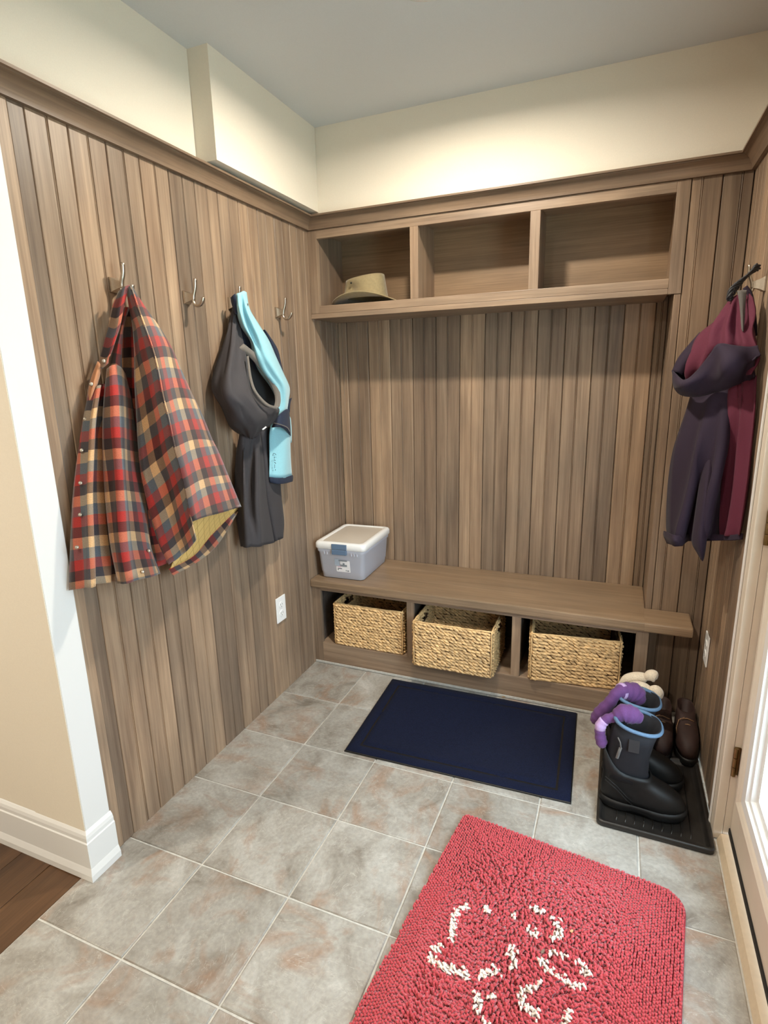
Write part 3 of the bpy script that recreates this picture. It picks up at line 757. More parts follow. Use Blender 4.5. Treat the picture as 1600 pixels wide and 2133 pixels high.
# ================================================================== charcoal trousers and light blue top on the third hook
tr = thing('trousers', 'charcoal grey trousers hanging with open waistband beside the light blue top', 'trousers')
cloth('seat_panel', M_char, tr, L3([
    [(486, 640, .03), (489, 641, .04), (493, 641, .04), (497, 644, .03)],
    [(473, 690, .03), (484, 690, .06), (494, 692, .06), (502, 696, .045)],
    [(460, 738, .03), (478, 738, .08), (496, 738, .09), (513, 742, .07)],
    [(444, 796, .03), (470, 790, .10), (498, 788, .12), (521, 790, .10)],
    [(445, 826, .03), (476, 824, .12), (506, 822, .14), (532, 820, .12)],
    [(456, 850, .03), (492, 850, .125), (526, 850, .15), (556, 846, .13)],
    [(470, 876, .03), (502, 878, .12), (538, 874, .145), (580, 851, .12)],
    [(486, 895, .03), (510, 896, .10), (536, 894, .12), (566, 880, .10)],
    [(512, 912, .03), (518, 914, .06), (526, 914, .07), (534, 908, .06)]]), th=0.003,
    folds=lambda s, t: 0.008 * np.sin(s * 14 + t * 7) * np.sin(t * PI) + 0.003 * np.sin(s * 31 - t * 13))
cloth('waist_lining', M_chard, tr, L3([
    [(495, 715, .03), (505, 715, .035), (514, 720, .04)],
    [(505, 770, .03), (530, 768, .03), (556, 772, .04)],
    [(522, 815, .03), (548, 812, .03), (580, 814, .05)],
    [(540, 850, .04), (560, 850, .05), (584, 848, .07)]]))
cloth('waistband', M_charl, tr, L3([
    [(497, 728, .075), (502, 722, .08), (508, 716, .078)],
    [(520, 744, .072), (528, 741, .08), (536, 739, .078)],
    [(545, 774, .075), (553, 770, .085), (560, 767, .080)],
    [(566, 806, .085), (573, 801, .095), (579, 797, .09)],
    [(573, 832, .095), (579, 832, .105), (585, 830, .10)],
    [(570, 850, .11), (577, 852, .12), (583, 846, .115)]]))
cloth('waist_edge', M_charl, tr, L3([
    [(514, 742, .105), (516, 742, .108), (518, 741, .105)],
    [(520, 789, .125), (523, 789, .128), (525, 788, .125)],
    [(531, 820, .143), (534, 819, .147), (536, 817, .143)],
    [(555, 846, .150), (557, 844, .152), (559, 841, .149)],
    [(578, 853, .135), (579, 850, .137), (580, 847, .135)]]), th=0.003)
cloth('rear_leg', M_char, tr, L3([
    [(540, 890, .02), (552, 890, .035), (565, 890, .03)],
    [(545, 960, .02), (562, 960, .045), (580, 960, .03)],
    [(548, 1030, .02), (566, 1030, .055), (585, 1030, .03)],
    [(556, 1085, .02), (574, 1086, .06), (591, 1084, .03)],
    [(566, 1128, .02), (580, 1126, .06), (589, 1119, .03)]]), th=0.003, folds=lambda s, t: 0.006 * np.sin(s * 9))
cloth('front_leg', M_char, tr, L3([
    [(500, 898, .03), (510, 898, .06), (524, 898, .07), (538, 898, .06), (544, 898, .03)],
    [(494, 945, .02), (508, 945, .065), (522, 945, .055), (536, 945, .075), (548, 945, .03)],
    [(492, 1000, .02), (507, 1000, .08), (522, 1000, .055), (538, 1000, .09), (552, 1000, .03)],
    [(493, 1055, .02), (508, 1055, .075), (524, 1055, .075), (541, 1055, .10), (558, 1054, .03)],
    [(495, 1100, .02), (512, 1100, .075), (530, 1100, .095), (548, 1098, .10), (566, 1097, .03)],
    [(499, 1139, .02), (516, 1140, .075), (535, 1139, .095), (554, 1135, .09), (573, 1129, .03)]]), th=0.003,
    folds=lambda s, t: -0.020 * np.exp(-((s - 0.30 - 0.25 * t) / 0.06) ** 2) * np.sin(t * PI) + 0.006 * np.sin(s * 18 + 4 * t))
cloth('brand_tab', M_plastic_white, tr, L3([[(546, 894, .115), (554, 888, .115)], [(548, 896, .115), (556, 890, .115)]]), th=0.001)

top = thing('pullover', 'light blue fleece pullover with navy trim hanging over the charcoal trousers', 'shirt')
cloth('upper_sleeve', M_aqua, top, L3([
    [(487, 618, .045), (494, 611, .075), (502, 609, .085), (508, 606, .085), (514, 609, .06)],
    [(491, 645, .05), (499, 645, .085), (507, 645, .08), (514, 643, .095), (521, 644, .05)],
    [(501, 680, .05), (510, 680, .085), (518, 678, .075), (528, 676, .10), (540, 676, .045)],
    [(521, 712, .05), (526, 712, .08), (532, 712, .085), (545, 708, .105), (560, 708, .045)],
    [(527, 745, .05), (536, 745, .085), (546, 745, .10), (560, 742, .11), (576, 744, .045)],
    [(540, 775, .05), (551, 775, .09), (562, 774, .10), (576, 773, .11), (590, 775, .045)],
    [(562, 805, .05), (572, 805, .09), (582, 804, .10), (594, 804, .105), (604, 808, .045)],
    [(575, 835, .05), (581, 836, .085), (588, 837, .09), (596, 837, .09), (602, 834, .045)],
    [(570, 866, .05), (577, 866, .08), (585, 865, .085), (593, 862, .08), (598, 860, .045)]]), th=0.003)
cloth('rear_edge', M_navy, top, L3([
    [(548, 688, .02), (553, 688, .03), (558, 694, .02)], [(562, 720, .02), (570, 720, .03), (578, 726, .02)],
    [(574, 750, .02), (580, 750, .03), (586, 756, .02)], [(584, 775, .02), (588, 777, .03), (592, 782, .02)]]))
cloth('lower_sleeve', M_aqua, top, L3([
    [(565, 878, .055), (576, 878, .072), (590, 880, .074), (601, 884, .05)],
    [(561, 905, .050), (574, 905, .070), (590, 905, .072), (604, 905, .045)],
    [(561, 950, .050), (576, 950, .068), (592, 950, .070), (607, 950, .045)],
    [(561, 994, .050), (577, 996, .066), (593, 995, .066), (610.5, 991, .045)]]), th=0.003, folds=lambda s, t: 0.004 * np.sin(s * 8 + 3 * t))
cloth('cuff', M_navy, top, L3([
    [(561.3, 993.5, .051), (577, 995.5, .070), (593, 994.5, .070), (610.8, 990, .047)],
    [(561.5, 1000, .051), (578, 1003, .071), (594, 1002, .071), (610.8, 997, .047)],
    [(562.5, 1005, .050), (578, 1008, .069), (594, 1007, .069), (610, 1003, .046)]]), th=0.004)
cloth('hem_band', M_navy, top, L3([
    [(572, 874, .085), (584, 862, .105), (598, 852, .085), (603, 858, .05)],
    [(568, 884, .08), (582, 876, .11), (598, 872, .095), (605, 884, .05)],
    [(566, 890, .08), (582, 889, .115), (597, 895, .10), (606, 908, .05)]]), th=0.003)
cloth('hem_stitch', M_grey, top, L3([
    [(569, 880, .095), (583, 883, .118), (598, 889, .106), (604, 898, .066)],
    [(569, 882, .095), (583, 885, .118), (598, 891, .106), (604, 900, .066)]]), th=0.001)
cloth('hem_edge', M_navy, top, L3([[(600, 838, .03), (604, 832, .04), (608, 829, .03)], [(597, 850, .03), (602, 848, .04), (605, 842, .03)], [(598, 866, .03), (602, 862, .04), (604, 858, .03)]]))
cloth('second_sleeve', M_aqua, top, L3([
    [(598, 862, .02), (603, 866, .03), (606, 872, .02)], [(600, 895, .02), (605, 895, .032), (608, 895, .02)], [(601, 925, .02), (604, 924, .03), (608, 921, .02)]]))
cloth('collar_lining', M_navy, top, L3([
    [(480, 620, .04), (484, 616, .06), (490, 611, .07)], [(482, 632, .045), (487, 632, .06), (492, 630, .07)], [(489, 655, .045), (492, 655, .06), (495, 652, .06)]]))
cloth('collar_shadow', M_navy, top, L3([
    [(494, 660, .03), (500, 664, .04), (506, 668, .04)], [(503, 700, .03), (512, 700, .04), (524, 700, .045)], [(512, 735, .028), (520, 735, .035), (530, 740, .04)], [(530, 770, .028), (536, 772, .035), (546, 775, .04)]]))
mk = MB()
def strk(pts, r): mk.tube([AX(u, v, x) for u, v, x in pts], r, 5, 1.0)
sx = .0745
strk([(568.2, 949.5, sx), (569.5, 944.3, sx), (571.5, 944.2, sx), (574.2, 945.8, sx), (574.6, 948, sx)], 0.0009)
strk([(570.4, 948.4, sx), (571.5, 948.4, sx)], 0.0009)
strk([(571.8, 951, sx), (571.9, 955, sx)], 0.0012); strk([(574.4, 951.5, sx), (574.6, 953.6, sx)], 0.0008)
strk([(571.5, 958, sx), (573.6, 959.4, sx)], 0.0014); strk([(571.8, 962.5, sx), (574.5, 965.3, sx)], 0.0013)
strk([(572.2, 967.5, sx), (572.4, 975.5, sx)], 0.0009); strk([(573.6, 978, sx), (574, 979.5, sx)], 0.0014)
mk.build('sleeve_mark', M_navy, top)

# ================================================================== purple coat on the right wall
pc = thing('purple_coat', 'dark plum winter coat with magenta lining hanging on the right wall', 'coat')
Yp = AY
def XR(u, v, d=0.02): return AX(u, v, W - d)
cloth('magenta_lining', M_mag, pc, [
    [Yp(1519, 624, -.36), Yp(1528, 618, -.40), Yp(1540, 612, -.41), Yp(1556, 608, -.41), XR(1566, 620, .04)],
    [Yp(1494, 656, -.35), Yp(1512, 652, -.41), Yp(1530, 650, -.42), Yp(1552, 648, -.43), XR(1571, 656, .035)],
    [Yp(1466, 690, -.35), Yp(1490, 688, -.42), Yp(1518, 686, -.44), Yp(1548, 686, -.45), XR(1574, 692, .03)],
    [Yp(1446, 726, -.34), Yp(1474, 728, -.42), Yp(1510, 722, -.46), Yp(1546, 722, -.48), XR(1575, 724, .025)],
    [Yp(1424, 768, -.32), Yp(1450, 768, -.38), Yp(1490, 760, -.42), Yp(1540, 755, -.44), XR(1572, 752, .025)],
    [Yp(1420, 800, -.30), Yp(1446, 796, -.34), Yp(1490, 790, -.38), Yp(1540, 785, -.40), XR(1568, 780, .025)]],
    folds=lambda s, t: 0.011 * np.sin(s * 24 - t * 9) * np.minimum(1, 3 * t))
cloth('collar_far', M_plum, pc, [
    [Yp(1457, 692, -.33), Yp(1461, 694, -.35), Yp(1463, 700, -.35)],
    [Yp(1436, 716, -.32), Yp(1446, 722, -.35), Yp(1452, 728, -.35)],
    [Yp(1412, 746, -.31), Yp(1424, 752, -.34), Yp(1434, 760, -.34)],
    [Yp(1399, 774, -.31), Yp(1411, 776, -.33), Yp(1421, 782, -.33)]])
cloth('collar_lining', M_plum, pc, [
    [Yp(1399, 772, -.305), Yp(1415, 776, -.305), Yp(1440, 770, -.31)],
    [Yp(1404, 786, -.30), Yp(1420, 792, -.30), Yp(1446, 786, -.31)],
    [Yp(1414, 800, -.295), Yp(1428, 806, -.295), Yp(1450, 800, -.30)]])
cloth('hood', M_plum, pc, [
    [Yp(1399, 773, -.31), Yp(1424, 791, -.42), Yp(1449, 774, -.45), Yp(1478, 738, -.48), Yp(1496, 716, -.50), Yp(1530, 719, -.51), Yp(1560, 722, -.515), XR(1579, 719, .022)],
    [Yp(1404, 786, -.31), Yp(1424, 800, -.43), Yp(1452, 786, -.47), Yp(1482, 758, -.50), Yp(1505, 740, -.52), Yp(1534, 738, -.53), Yp(1561, 740, -.53), XR(1580.5, 737, .022)],
    [Yp(1411, 800, -.30), Yp(1428, 808, -.42), Yp(1455, 800, -.47), Yp(1486, 782, -.50), Yp(1510, 768, -.53), Yp(1536, 762, -.54), Yp(1560, 760, -.54), XR(1577, 753, .022)],
    [Yp(1420, 816, -.30), Yp(1434, 818, -.40), Yp(1458, 814, -.44), Yp(1488, 802, -.47), Yp(1512, 792, -.49), Yp(1536, 784, -.51), Yp(1557, 778, -.51), XR(1573, 768, .020)],
    [Yp(1427, 826, -.29), Yp(1440, 827, -.36), Yp(1460, 826, -.40), Yp(1490, 818, -.42), Yp(1512, 812, -.44), Yp(1536, 806, -.45), Yp(1555, 798, -.46), XR(1571, 785, .018)]],
    folds=lambda s, t: 0.016 * np.sin(t * PI) * np.sin(s * 11 + 2 * t))
cloth('body', M_plum, pc, [
    [Yp(1444, 800, -.30), Yp(1462, 800, -.36), Yp(1486, 800, -.40), Yp(1508, 800, -.42), Yp(1530, 800, -.42)],
    [Yp(1430, 860, -.29), Yp(1452, 860, -.38), Yp(1478, 860, -.42), Yp(1500, 860, -.45), Yp(1528, 860, -.44)],
    [Yp(1411, 935, -.29), Yp(1438, 935, -.40), Yp(1464, 935, -.43), Yp(1492, 935, -.47), Yp(1522, 935, -.45)],
    [Yp(1400, 1000, -.28), Yp(1430, 1000, -.41), Yp(1458, 1000, -.41), Yp(1484, 1000, -.49), Yp(1512, 1000, -.45)],
    [Yp(1392, 1060, -.28), Yp(1421, 1060, -.42), Yp(1448, 1060, -.39), Yp(1474, 1060, -.49), Yp(1508, 1060, -.45)],
    [Yp(1386, 1100, -.28), Yp(1414, 1102, -.42), Yp(1440, 1104, -.37), Yp(1470, 1108, -.49), Yp(1503, 1110, -.45)],
    [Yp(1385, 1132, -.28), Yp(1412, 1136, -.41), Yp(1438, 1128, -.37), Yp(1466, 1128, -.48), Yp(1498, 1125, -.45)]], folds=lambda s, t: 0.014 * np.sin(s * 15 + 4 * t) * np.minimum(1, 3 * t))
cloth('sleeve_cuff', M_plum, pc, [
    [Yp(1382.5, 1106, -.29), Yp(1400, 1113, -.415), Yp(1418, 1115, -.425), Yp(1436, 1110, -.37)],
    [Yp(1382, 1116, -.29), Yp(1400, 1125, -.43), Yp(1419, 1127, -.435), Yp(1437, 1120, -.38)],
    [Yp(1389, 1132, -.29), Yp(1402, 1135.5, -.42), Yp(1420, 1136, -.43), Yp(1434, 1127, -.37)]])
cloth('front_tail', M_plum, pc, [
    [Yp(1468, 930, -.40), Yp(1480, 930, -.42), Yp(1490, 930, -.42)],
    [Yp(1453, 1030, -.425), Yp(1467, 1030, -.485), Yp(1481, 1030, -.485)],
    [Yp(1443, 1100, -.45), Yp(1460, 1100, -.50), Yp(1476, 1100, -.49)],
    [Yp(1441, 1130, -.45), Yp(1458, 1134, -.50), Yp(1472, 1130, -.49)],
    [Yp(1452, 1152, -.46), Yp(1461, 1155, -.49), Yp(1470, 1146, -.48)],
    [Yp(1461, 1167, -.47), Yp(1464, 1169, -.48), Yp(1467, 1163, -.47)]], th=0.003)
cloth('side_panel', M_mag, pc, [
    [Yp(1522, 780, -.42), Yp(1536, 780, -.46), Yp(1550, 782, -.45), XR(1570, 782, .02)],
    [Yp(1516, 860, -.43), Yp(1534, 860, -.48), Yp(1550, 860, -.49), XR(1568, 862, .018)],
    [Yp(1512, 940, -.43), Yp(1528, 940, -.46), Yp(1546, 940, -.50), XR(1563, 940, .016)],
    [Yp(1506, 1020, -.43), Yp(1522, 1020, -.47), Yp(1540, 1020, -.52), XR(1557, 1020, .015)],
    [Yp(1498, 1090, -.43), Yp(1514, 1090, -.48), Yp(1530, 1092, -.53), XR(1549, 1090, .014)],
    [Yp(1494, 1116, -.43), Yp(1508, 1117, -.48), Yp(1526, 1117, -.53), XR(1546, 1114, .013)]], folds=lambda s, t: 0.010 * np.sin(s * 12 + 2 * t))
cloth('hem', M_plum, pc, [
    [Yp(1474, 1112, -.45), Yp(1508, 1114, -.49), Yp(1526, 1114, -.535), XR(1546, 1111, .013)],
    [Yp(1472, 1127, -.45), Yp(1506, 1126, -.49), Yp(1524, 1126, -.535), XR(1544, 1124, .013)]])
cloth('hanger_strap', M_grey, pc, [
    [Yp(1536, 606, -.425), Yp(1546, 604, -.43), Yp(1556, 604, -.425)],
    [Yp(1541, 640, -.445), Yp(1547, 640, -.45), Yp(1553, 640, -.445)],
    [Yp(1545, 690, -.46), Yp(1548, 690, -.47), Yp(1550, 690, -.46)]], th=0.002)
c = MB()
for k in range(6):
    a = k * PI / 3
    pts = []
    for i, (u, v) in enumerate(spline([(1519, 624), (1526, 606), (1540, 590), (1556, 575), (1570, 563), (1578, 556)], 6)):
        w_ = 4.0 + 2.5 * math.sin(i * 0.25); pts.append(AY(u + w_ * math.cos(a + i * 0.30), v + w_ * math.sin(a + i * 0.30), -.405 + 0.006 * math.sin(a + i * 0.30)))
    c.tube(pts, 0.0034, 6)
c.build('drawcord', M_cord, pc, True)
c = MB(); c.tube([AY(u, v, y) for u, v, y in spline([(1552, 598, -.415), (1562, 612, -.42), (1568, 640, -.43), (1571, 672, -.44), (1572, 700, -.45)], 5)], 0.007, 6, 0.5); c.build('neck_binding', M_plum, pc, True)

# ================================================================== hat in the left cubby
hat = thing('hat', 'olive felt brimmed hat lying in the left cubby', 'hat', loc=(0.235, 0.125, 1.7575))
nA = 48; qs = np.linspace(0, 2 * PI, nA, endpoint=False)
def brim_z(q, k): return 0.010 + (0.040 if math.sin(q) < 0 else 0.012) * (math.sin(q) ** 2) * k - 0.005 * math.cos(q) * k
m = MB()
rr = [(0.100, 0.075, 0.0), (0.130, 0.092, 0.35), (0.158, 0.106, 0.8), (0.180, 0.116, 1.15)]
topr = [[(a * math.cos(q), b * math.sin(q), 0.030 + (brim_z(q, k) - 0.018) * 1.0 if k else 0.032) for q in qs] for a, b, k in rr]
topr = [[(a * math.cos(q), b * math.sin(q), 0.034 * (1 - k) + brim_z(q, 1.0) * min(k, 1.15)) for q in qs] for a, b, k in rr]
botr = [[(x, y, z - 0.004) for x, y, z in r] for r in reversed(topr)]
m.loft(topr + botr, False, False).build('brim', M_felt, hat, True)
m = MB(); rings = []
for k in np.linspace(0, 1, 9):
    sc = 1 - 0.15 * k
    ring = []
    for q in qs:
        x = -0.014 + 0.108 * sc * math.copysign(abs(math.cos(q)) ** 0.85, math.cos(q)); y = 0.080 * sc * math.copysign(abs(math.sin(q)) ** 0.85, math.sin(q))
        z = 0.030 + (0.094 + 0.13 * x) * k
        d = math.exp(-((x + 0.062) / 0.034) ** 2) * math.exp(-((k - 0.50) / 0.26) ** 2)
        y *= 1 - 0.36 * d
        ring.append((x + 0.004 + 0.0, y, z))
    rings.append(ring)
for s in (0.90, 0.6, 0.2):
    rings.append([((p[0] - 0.004) * s + 0.004, p[1] * s, p[2] - (0.022 * (1 - s) + 0.006) * (1 if s < 0.85 else 0.2)) for p in rings[8]])
m.loft(rings, False, True).build('crown', M_felt, hat, True)
disc(hat, 'eyelet', M_dark, (-0.052, -0.0680, 0.096), (-0.2, -1, 0.1), 0.0042, 0.002)
m = MB(); m.tube([(0.109 * math.cos(q) - 0.010, 0.0815 * math.sin(q), 0.036) for q in np.linspace(0, 2 * PI, 49)], 0.0020, 5, caps=False); m.build('hat_stitching', M_felt, hat)

# ================================================================== storage bin on the bench
def rrect(x0, y0, x1, y1, r, z, n=5):
    out = []
    for cx, cy, a in ((x1 - r, y1 - r, 0), (x0 + r, y1 - r, PI / 2), (x0 + r, y0 + r, PI), (x1 - r, y0 + r, 1.5 * PI)):
        for i in range(n): q = a + i / (n - 1) * PI / 2; out.append((cx + r * math.cos(q), cy + r * math.sin(q), z))
    return out
bn = thing('storage_bin', 'clear plastic storage bin with white lid and slate blue latch on the bench', 'bin', loc=(0.149, 0.058, 0.4575), rz=0.035)
def tapr(k, z, inset=0.0): return rrect(-0.112 - 0.014 * k + inset, -0.160 - 0.014 * k + inset, 0.112 + 0.014 * k - inset, 0.160 + 0.014 * k - inset, 0.022, z)
outer = [tapr(0.0, 0.0005, 0.006), tapr(0.0, 0.004), tapr(0.2, 0.030), tapr(0.22, 0.032, -0.0015), tapr(0.85, 0.135), tapr(0.9, 0.140, -0.004), tapr(1.0, 0.158, -0.004)]
inner = [tapr(1.0, 0.158, 0.0), tapr(0.9, 0.140, 0.002), tapr(0.2, 0.032, 0.002), tapr(0.0, 0.005, 0.003)]
MB().loft(outer + inner, True, True).build('bin_body', M_bin, bn, True)
m = MB(); e = tapr(1.0, 0, -0.006)
lr = [tapr(1.0, 0.156, -0.0065), tapr(1.0, 0.160, -0.009), tapr(1.0, 0.180, -0.009), tapr(1.0, 0.188, -0.005), tapr(1.0, 0.191, 0.004), tapr(1.0, 0.191, 0.014), tapr(1.0, 0.186, 0.020)]
m.loft(lr + [tapr(1.0, 0.185, 0.0202), tapr(1.0, 0.1595, 0.02), tapr(1.0, 0.156, 0.002)], False, False).loft([lr[0], tapr(1.0, 0.156, 0.002)], False, False).build('lid', M_plastic_white, bn, True)
M_lidp = plain('frosted_lid_panel', srgb(206, 198, 186), 0.35)
MB().loft([tapr(1.0, 0.180, 0.0195), tapr(1.0, 0.1865, 0.0195), tapr(1.0, 0.1870, 0.021)]).build('lid_panel', M_lidp, bn, True)
for s in (-1, 1):
    yo = s * 0.1815
    m = MB().box(-0.040, yo, 0.160, 0.040, yo + s * 0.006, 0.186, bev=0.002)
    f = m.build('latch', M_latch, bn); f['label'] = 'slate blue latch'
    m = MB().box(-0.040, yo - s * 0.002, 0.132, 0.040, yo + s * 0.007, 0.1580, bev=0.004); m.build('latch_grip', M_latch, f)
    for xx in (-0.085, -0.070, 0.060, 0.075, 0.090): MB().box(xx - 0.002, s * 0.170, 0.128, xx + 0.002, s * 0.1775, 0.156).build('rib', M_bin, bn)
# paper label
def lq(x0, z0, x1, z1, y, mat, name, par):
    sl = lambda z: -0.160 - 0.014 * (0.2 + 0.65 * (z - 0.03) / 0.105) - 0.0025 - y
    return MB().add([(x0, sl(z0), z0), (x1, sl(z0), z0), (x1, sl(z1), z1), (x0, sl(z1), z1), (x0, sl(z0) + .0004, z0), (x1, sl(z0) + .0004, z0), (x1, sl(z1) + .0004, z1), (x0, sl(z1) + .0004, z1)],
                    [(0, 1, 2, 3), (7, 6, 5, 4), (0, 4, 5, 1), (1, 5, 6, 2), (2, 6, 7, 3), (3, 7, 4, 0)]).build(name, mat, par)
M_paper = plain('paper_label', srgb(238, 238, 240), 0.5); M_pgrey = plain('print_grey', srgb(132, 140, 146), 0.6); M_pdark = plain('print_dark', srgb(84, 78, 88), 0.6); M_ppink = plain('print_pink', srgb(224, 190, 204), 0.6)
sk = lq(-0.026, 0.040, 0.048, 0.068, 0.0, M_paper, 'sticker', bn)
lq(-0.004, 0.066, 0.048, 0.100, 0.0, M_paper, 'print', sk)
lq(-0.034, 0.072, -0.008, 0.105, 0.0, plain('print_pale', srgb(178, 190, 204), 0.5), 'print', sk)
lq(-0.003, 0.069, 0.032, 0.079, 0.0006, M_pgrey, 'print', sk); lq(0.010, 0.079, 0.020, 0.087, 0.0006, M_pgrey, 'print', sk); lq(-0.012, 0.096, 0.034, 0.102, 0.0006, M_pgrey, 'print', sk)
lq(-0.018, 0.064, 0.000, 0.068, 0.0006, M_ppink, 'print', sk); lq(-0.019, 0.055, 0.004, 0.059, 0.0006, M_pdark, 'print', sk); lq(-0.019, 0.048, -0.014, 0.053, 0.0006, M_pdark, 'print', sk)
lq(0.024, 0.045, 0.028, 0.052, 0.0006, M_pgrey, 'print', sk); lq(0.032, 0.044, 0.041, 0.051, 0.0006, M_pgrey, 'print', sk)

# ================================================================== navy door mat
A_, B_, C_, D_ = (np.array(p) for p in ((0.4398, -0.1757), (1.2909, -0.1594), (1.3089, -0.7188), (0.4605, -0.7408)))
B_[1] = -0.1630
mat_o = thing('door_mat', 'navy blue door mat with a recessed border lying before the bench', 'mat')
def mat_pt(s, t): return (A_ * (1 - s) + B_ * s) * (1 - t) + (D_ * (1 - s) + C_ * s) * t
def mat_grid(x0, levels):
    m = MB(); rings = []
    for ins, z in levels:
        a, b = ins / 0.85, ins / 0.56; ring = []
        for s0, t0, s1, t1 in ((a, b, 1 - a, b), (1 - a, b, 1 - a, 1 - b), (1 - a, 1 - b, a, 1 - b), (a, 1 - b, a, b)):
            for i in range(12):
                k = i / 12; p = mat_pt(s0 + (s1 - s0) * k, t0 + (t1 - t0) * k); ring.append((p[0], p[1], z + random.uniform(-0.0004, 0.0004)))
        rings.append(ring)
    return m.loft(rings, True, True)
mat_grid(0, [(0, 0.001), (0, 0.004), (0.004, 0.0062)]).build('rubber_base', M_black, mat_o)
mat_grid(0, [(0.003, 0.005), (0.005, 0.0085), (0.043, 0.0095), (0.048, 0.0060), (0.054, 0.0058), (0.062, 0.0120), (0.078, 0.0120), (0.084, 0.0105)]).build('carpet_face', M_matc, mat_o, True)

# ================================================================== red shag rug with paw outline
rug = thing('shag_rug', 'red shag rug with white paw print outline on the tiles', 'rug')
rc = np.array([0.9834, -0.8921]); ra = math.radians(-6.6); ex = np.array([math.cos(ra), math.sin(ra)]); ey = np.array([math.sin(ra), -math.cos(ra)])
RW, RL, RR = 0.655, 0.98, 0.065
def in_rug(u, v, k=0.0):
    r0 = 0.02; r1 = RR
    for cx, cy, r, cond in ((r0, r0, r0, (u < r0) & (v < r0)), (RW - r1, r1, r1, (u > RW - r1) & (v < r1)), (RW - r1, RL - r1, r1, (u > RW - r1) & (v > RL - r1)), (r1, RL - r1, r1, (u < r1) & (v > RL - r1))):
        if cond: return (u - cx) ** 2 + (v - cy) ** 2 <= (r - k) ** 2
    return k <= u <= RW - k and k <= v <= RL - k
ring = []
for cx, cy, r, a in ((RW - RR, RR, RR, -PI / 2), (RW - RR, RL - RR, RR, 0), (RR, RL - RR, RR, PI / 2), (0.02, 0.02, 0.02, PI)):
    for i in range(8): q = a + i / 7 * PI / 2; ring.append((cx + r * math.cos(q), cy + r * math.sin(q)))
tow = lambda u, v, z: (*(rc + ex * u + ey * v), z)
MB().loft([[tow(u, v, z) for u, v in ring] for z in (0.001, 0.007)]).build('rug_backing', M_rugbase, rug)
Z = lambda x, y: AZ(800 + x / 3.077, 1800 + y / 3.077, 0.018)[:2]
paw = [[(545, 265), (500, 295), (465, 330), (455, 400), (447, 485)], [(385, 525), (340, 560)], [(310, 610), (350, 650), (430, 685), (500, 705), (560, 712)], [(620, 702), (680, 692), (755, 685)], [(815, 645), (830, 590), (825, 520)], [(655, 270), (675, 300)],
       [(835, 295), (832, 325)], [(960, 270), (1020, 298)], [(1105, 350), (1125, 400), (1115, 445), (1070, 460)], [(928, 405), (950, 430), (985, 440)],
       [(1070, 555), (1140, 566)], [(1000, 595), (1020, 640), (1045, 675)], [(1095, 705), (1150, 745), (1205, 775), (1265, 768)], [(1295, 705), (1280, 650)], [(1245, 615), (1225, 600)],
       [(975, 765), (890, 795), (860, 832), (890, 885)], [(905, 900), (935, 925), (965, 958)], [(1170, 950), (1150, 1005)], [(620, 850), (600, 915)], [(690, 838), (715, 835)], [(650, 985), (680, 1030)]]
segs = []
for pl in paw:
    q = [Z(*p) for p in pl]; segs += list(zip(q, q[1:]))
SA = np.array([s[0] for s in segs]); SB = np.array([s[1] for s in segs])
def paw_dist(p):
    d = SB - SA; t = np.clip(((p - SA) * d).sum(1) / ((d * d).sum(1) + 1e-12), 0, 1); return np.linalg.norm(SA + d * t[:, None] - p, axis=1).min()
pad = np.array([Z(*p) for p in ((500, 300), (660, 280), (825, 520), (815, 640), (560, 710), (320, 610), (440, 480))])
def tufts(keep_white):
    pass
red_v, red_f, wh_v, wh_f = [], [], [], []
r = random.Random(5)
du, dv = 0.0068, 0.0088
nu, nv = int(RW / du), int(RL / dv)
for j in range(nv):
    for i in range(nu):
        u = (i + 0.5) * du + r.uniform(-0.0012, 0.0012); v = (j + 0.5 + 0.5 * (i % 2)) * dv + r.uniform(-0.0015, 0.0015)
        if not in_rug(u, v, 0.003): continue
        p = rc + ex * u + ey * v
        if p[1] < -1.80: continue
        white = paw_dist(p) < 0.0074
        # neat low rows at the borders, shaggier and taller in the middle
        edge = min(u, RW - u, v, RL - v)
        wild = min(1.0, max(0.15, (edge - 0.02) / 0.10)) * (0.45 if u > 0.50 else 1.0)
        sw = 2.4 * math.sin(u * 7.0 + 1.3) * math.cos(v * 6.0) + r.gauss(0, 0.55) * wild
        ln = 0.011 + 0.007 * wild * r.random(); hh = 0.010 + 0.006 * wild * r.random() + (0.003 if white else 0)
        d2 = ey * math.cos(sw * wild) + ex * math.sin(sw * wild); s2 = np.array([-d2[1], d2[0]])
        rad = 0.0041 * r.uniform(0.85, 1.15)
        base = np.array([*p, 0.006]); dd = np.array([*d2, 0]); ss = np.array([*s2, 0]); up = np.array([0, 0, 1.0])
        cs = [base, base + up * hh * 0.75 + dd * ln * 0.15, base + up * hh * 1.0 + dd * ln * 0.6, base + up * hh * 0.80 + dd * ln]
        vs = []
        for kk, cpt in enumerate(cs):
            rk = rad * (0.8, 1.0, 1.0, 0.55)[kk]; nrm = (dd, dd, up * 0.8 - dd * 0.2, up)[kk] if kk < 2 else up
            for a in range(4):
                q = PI / 4 + a * PI / 2
                vs.append(cpt + rk * (math.cos(q) * ss + math.sin(q) * nrm))
        V, F = (wh_v, wh_f) if white else (red_v, red_f)
        o = len(V); V += vs
        for kk in range(3):
            for a in range(4): F.append((o + kk * 4 + a, o + kk * 4 + (a + 1) % 4, o + kk * 4 + 4 + (a + 1) % 4, o + kk * 4 + 4 + a))
        F.append((o + 12, o + 13, o + 14, o + 15))
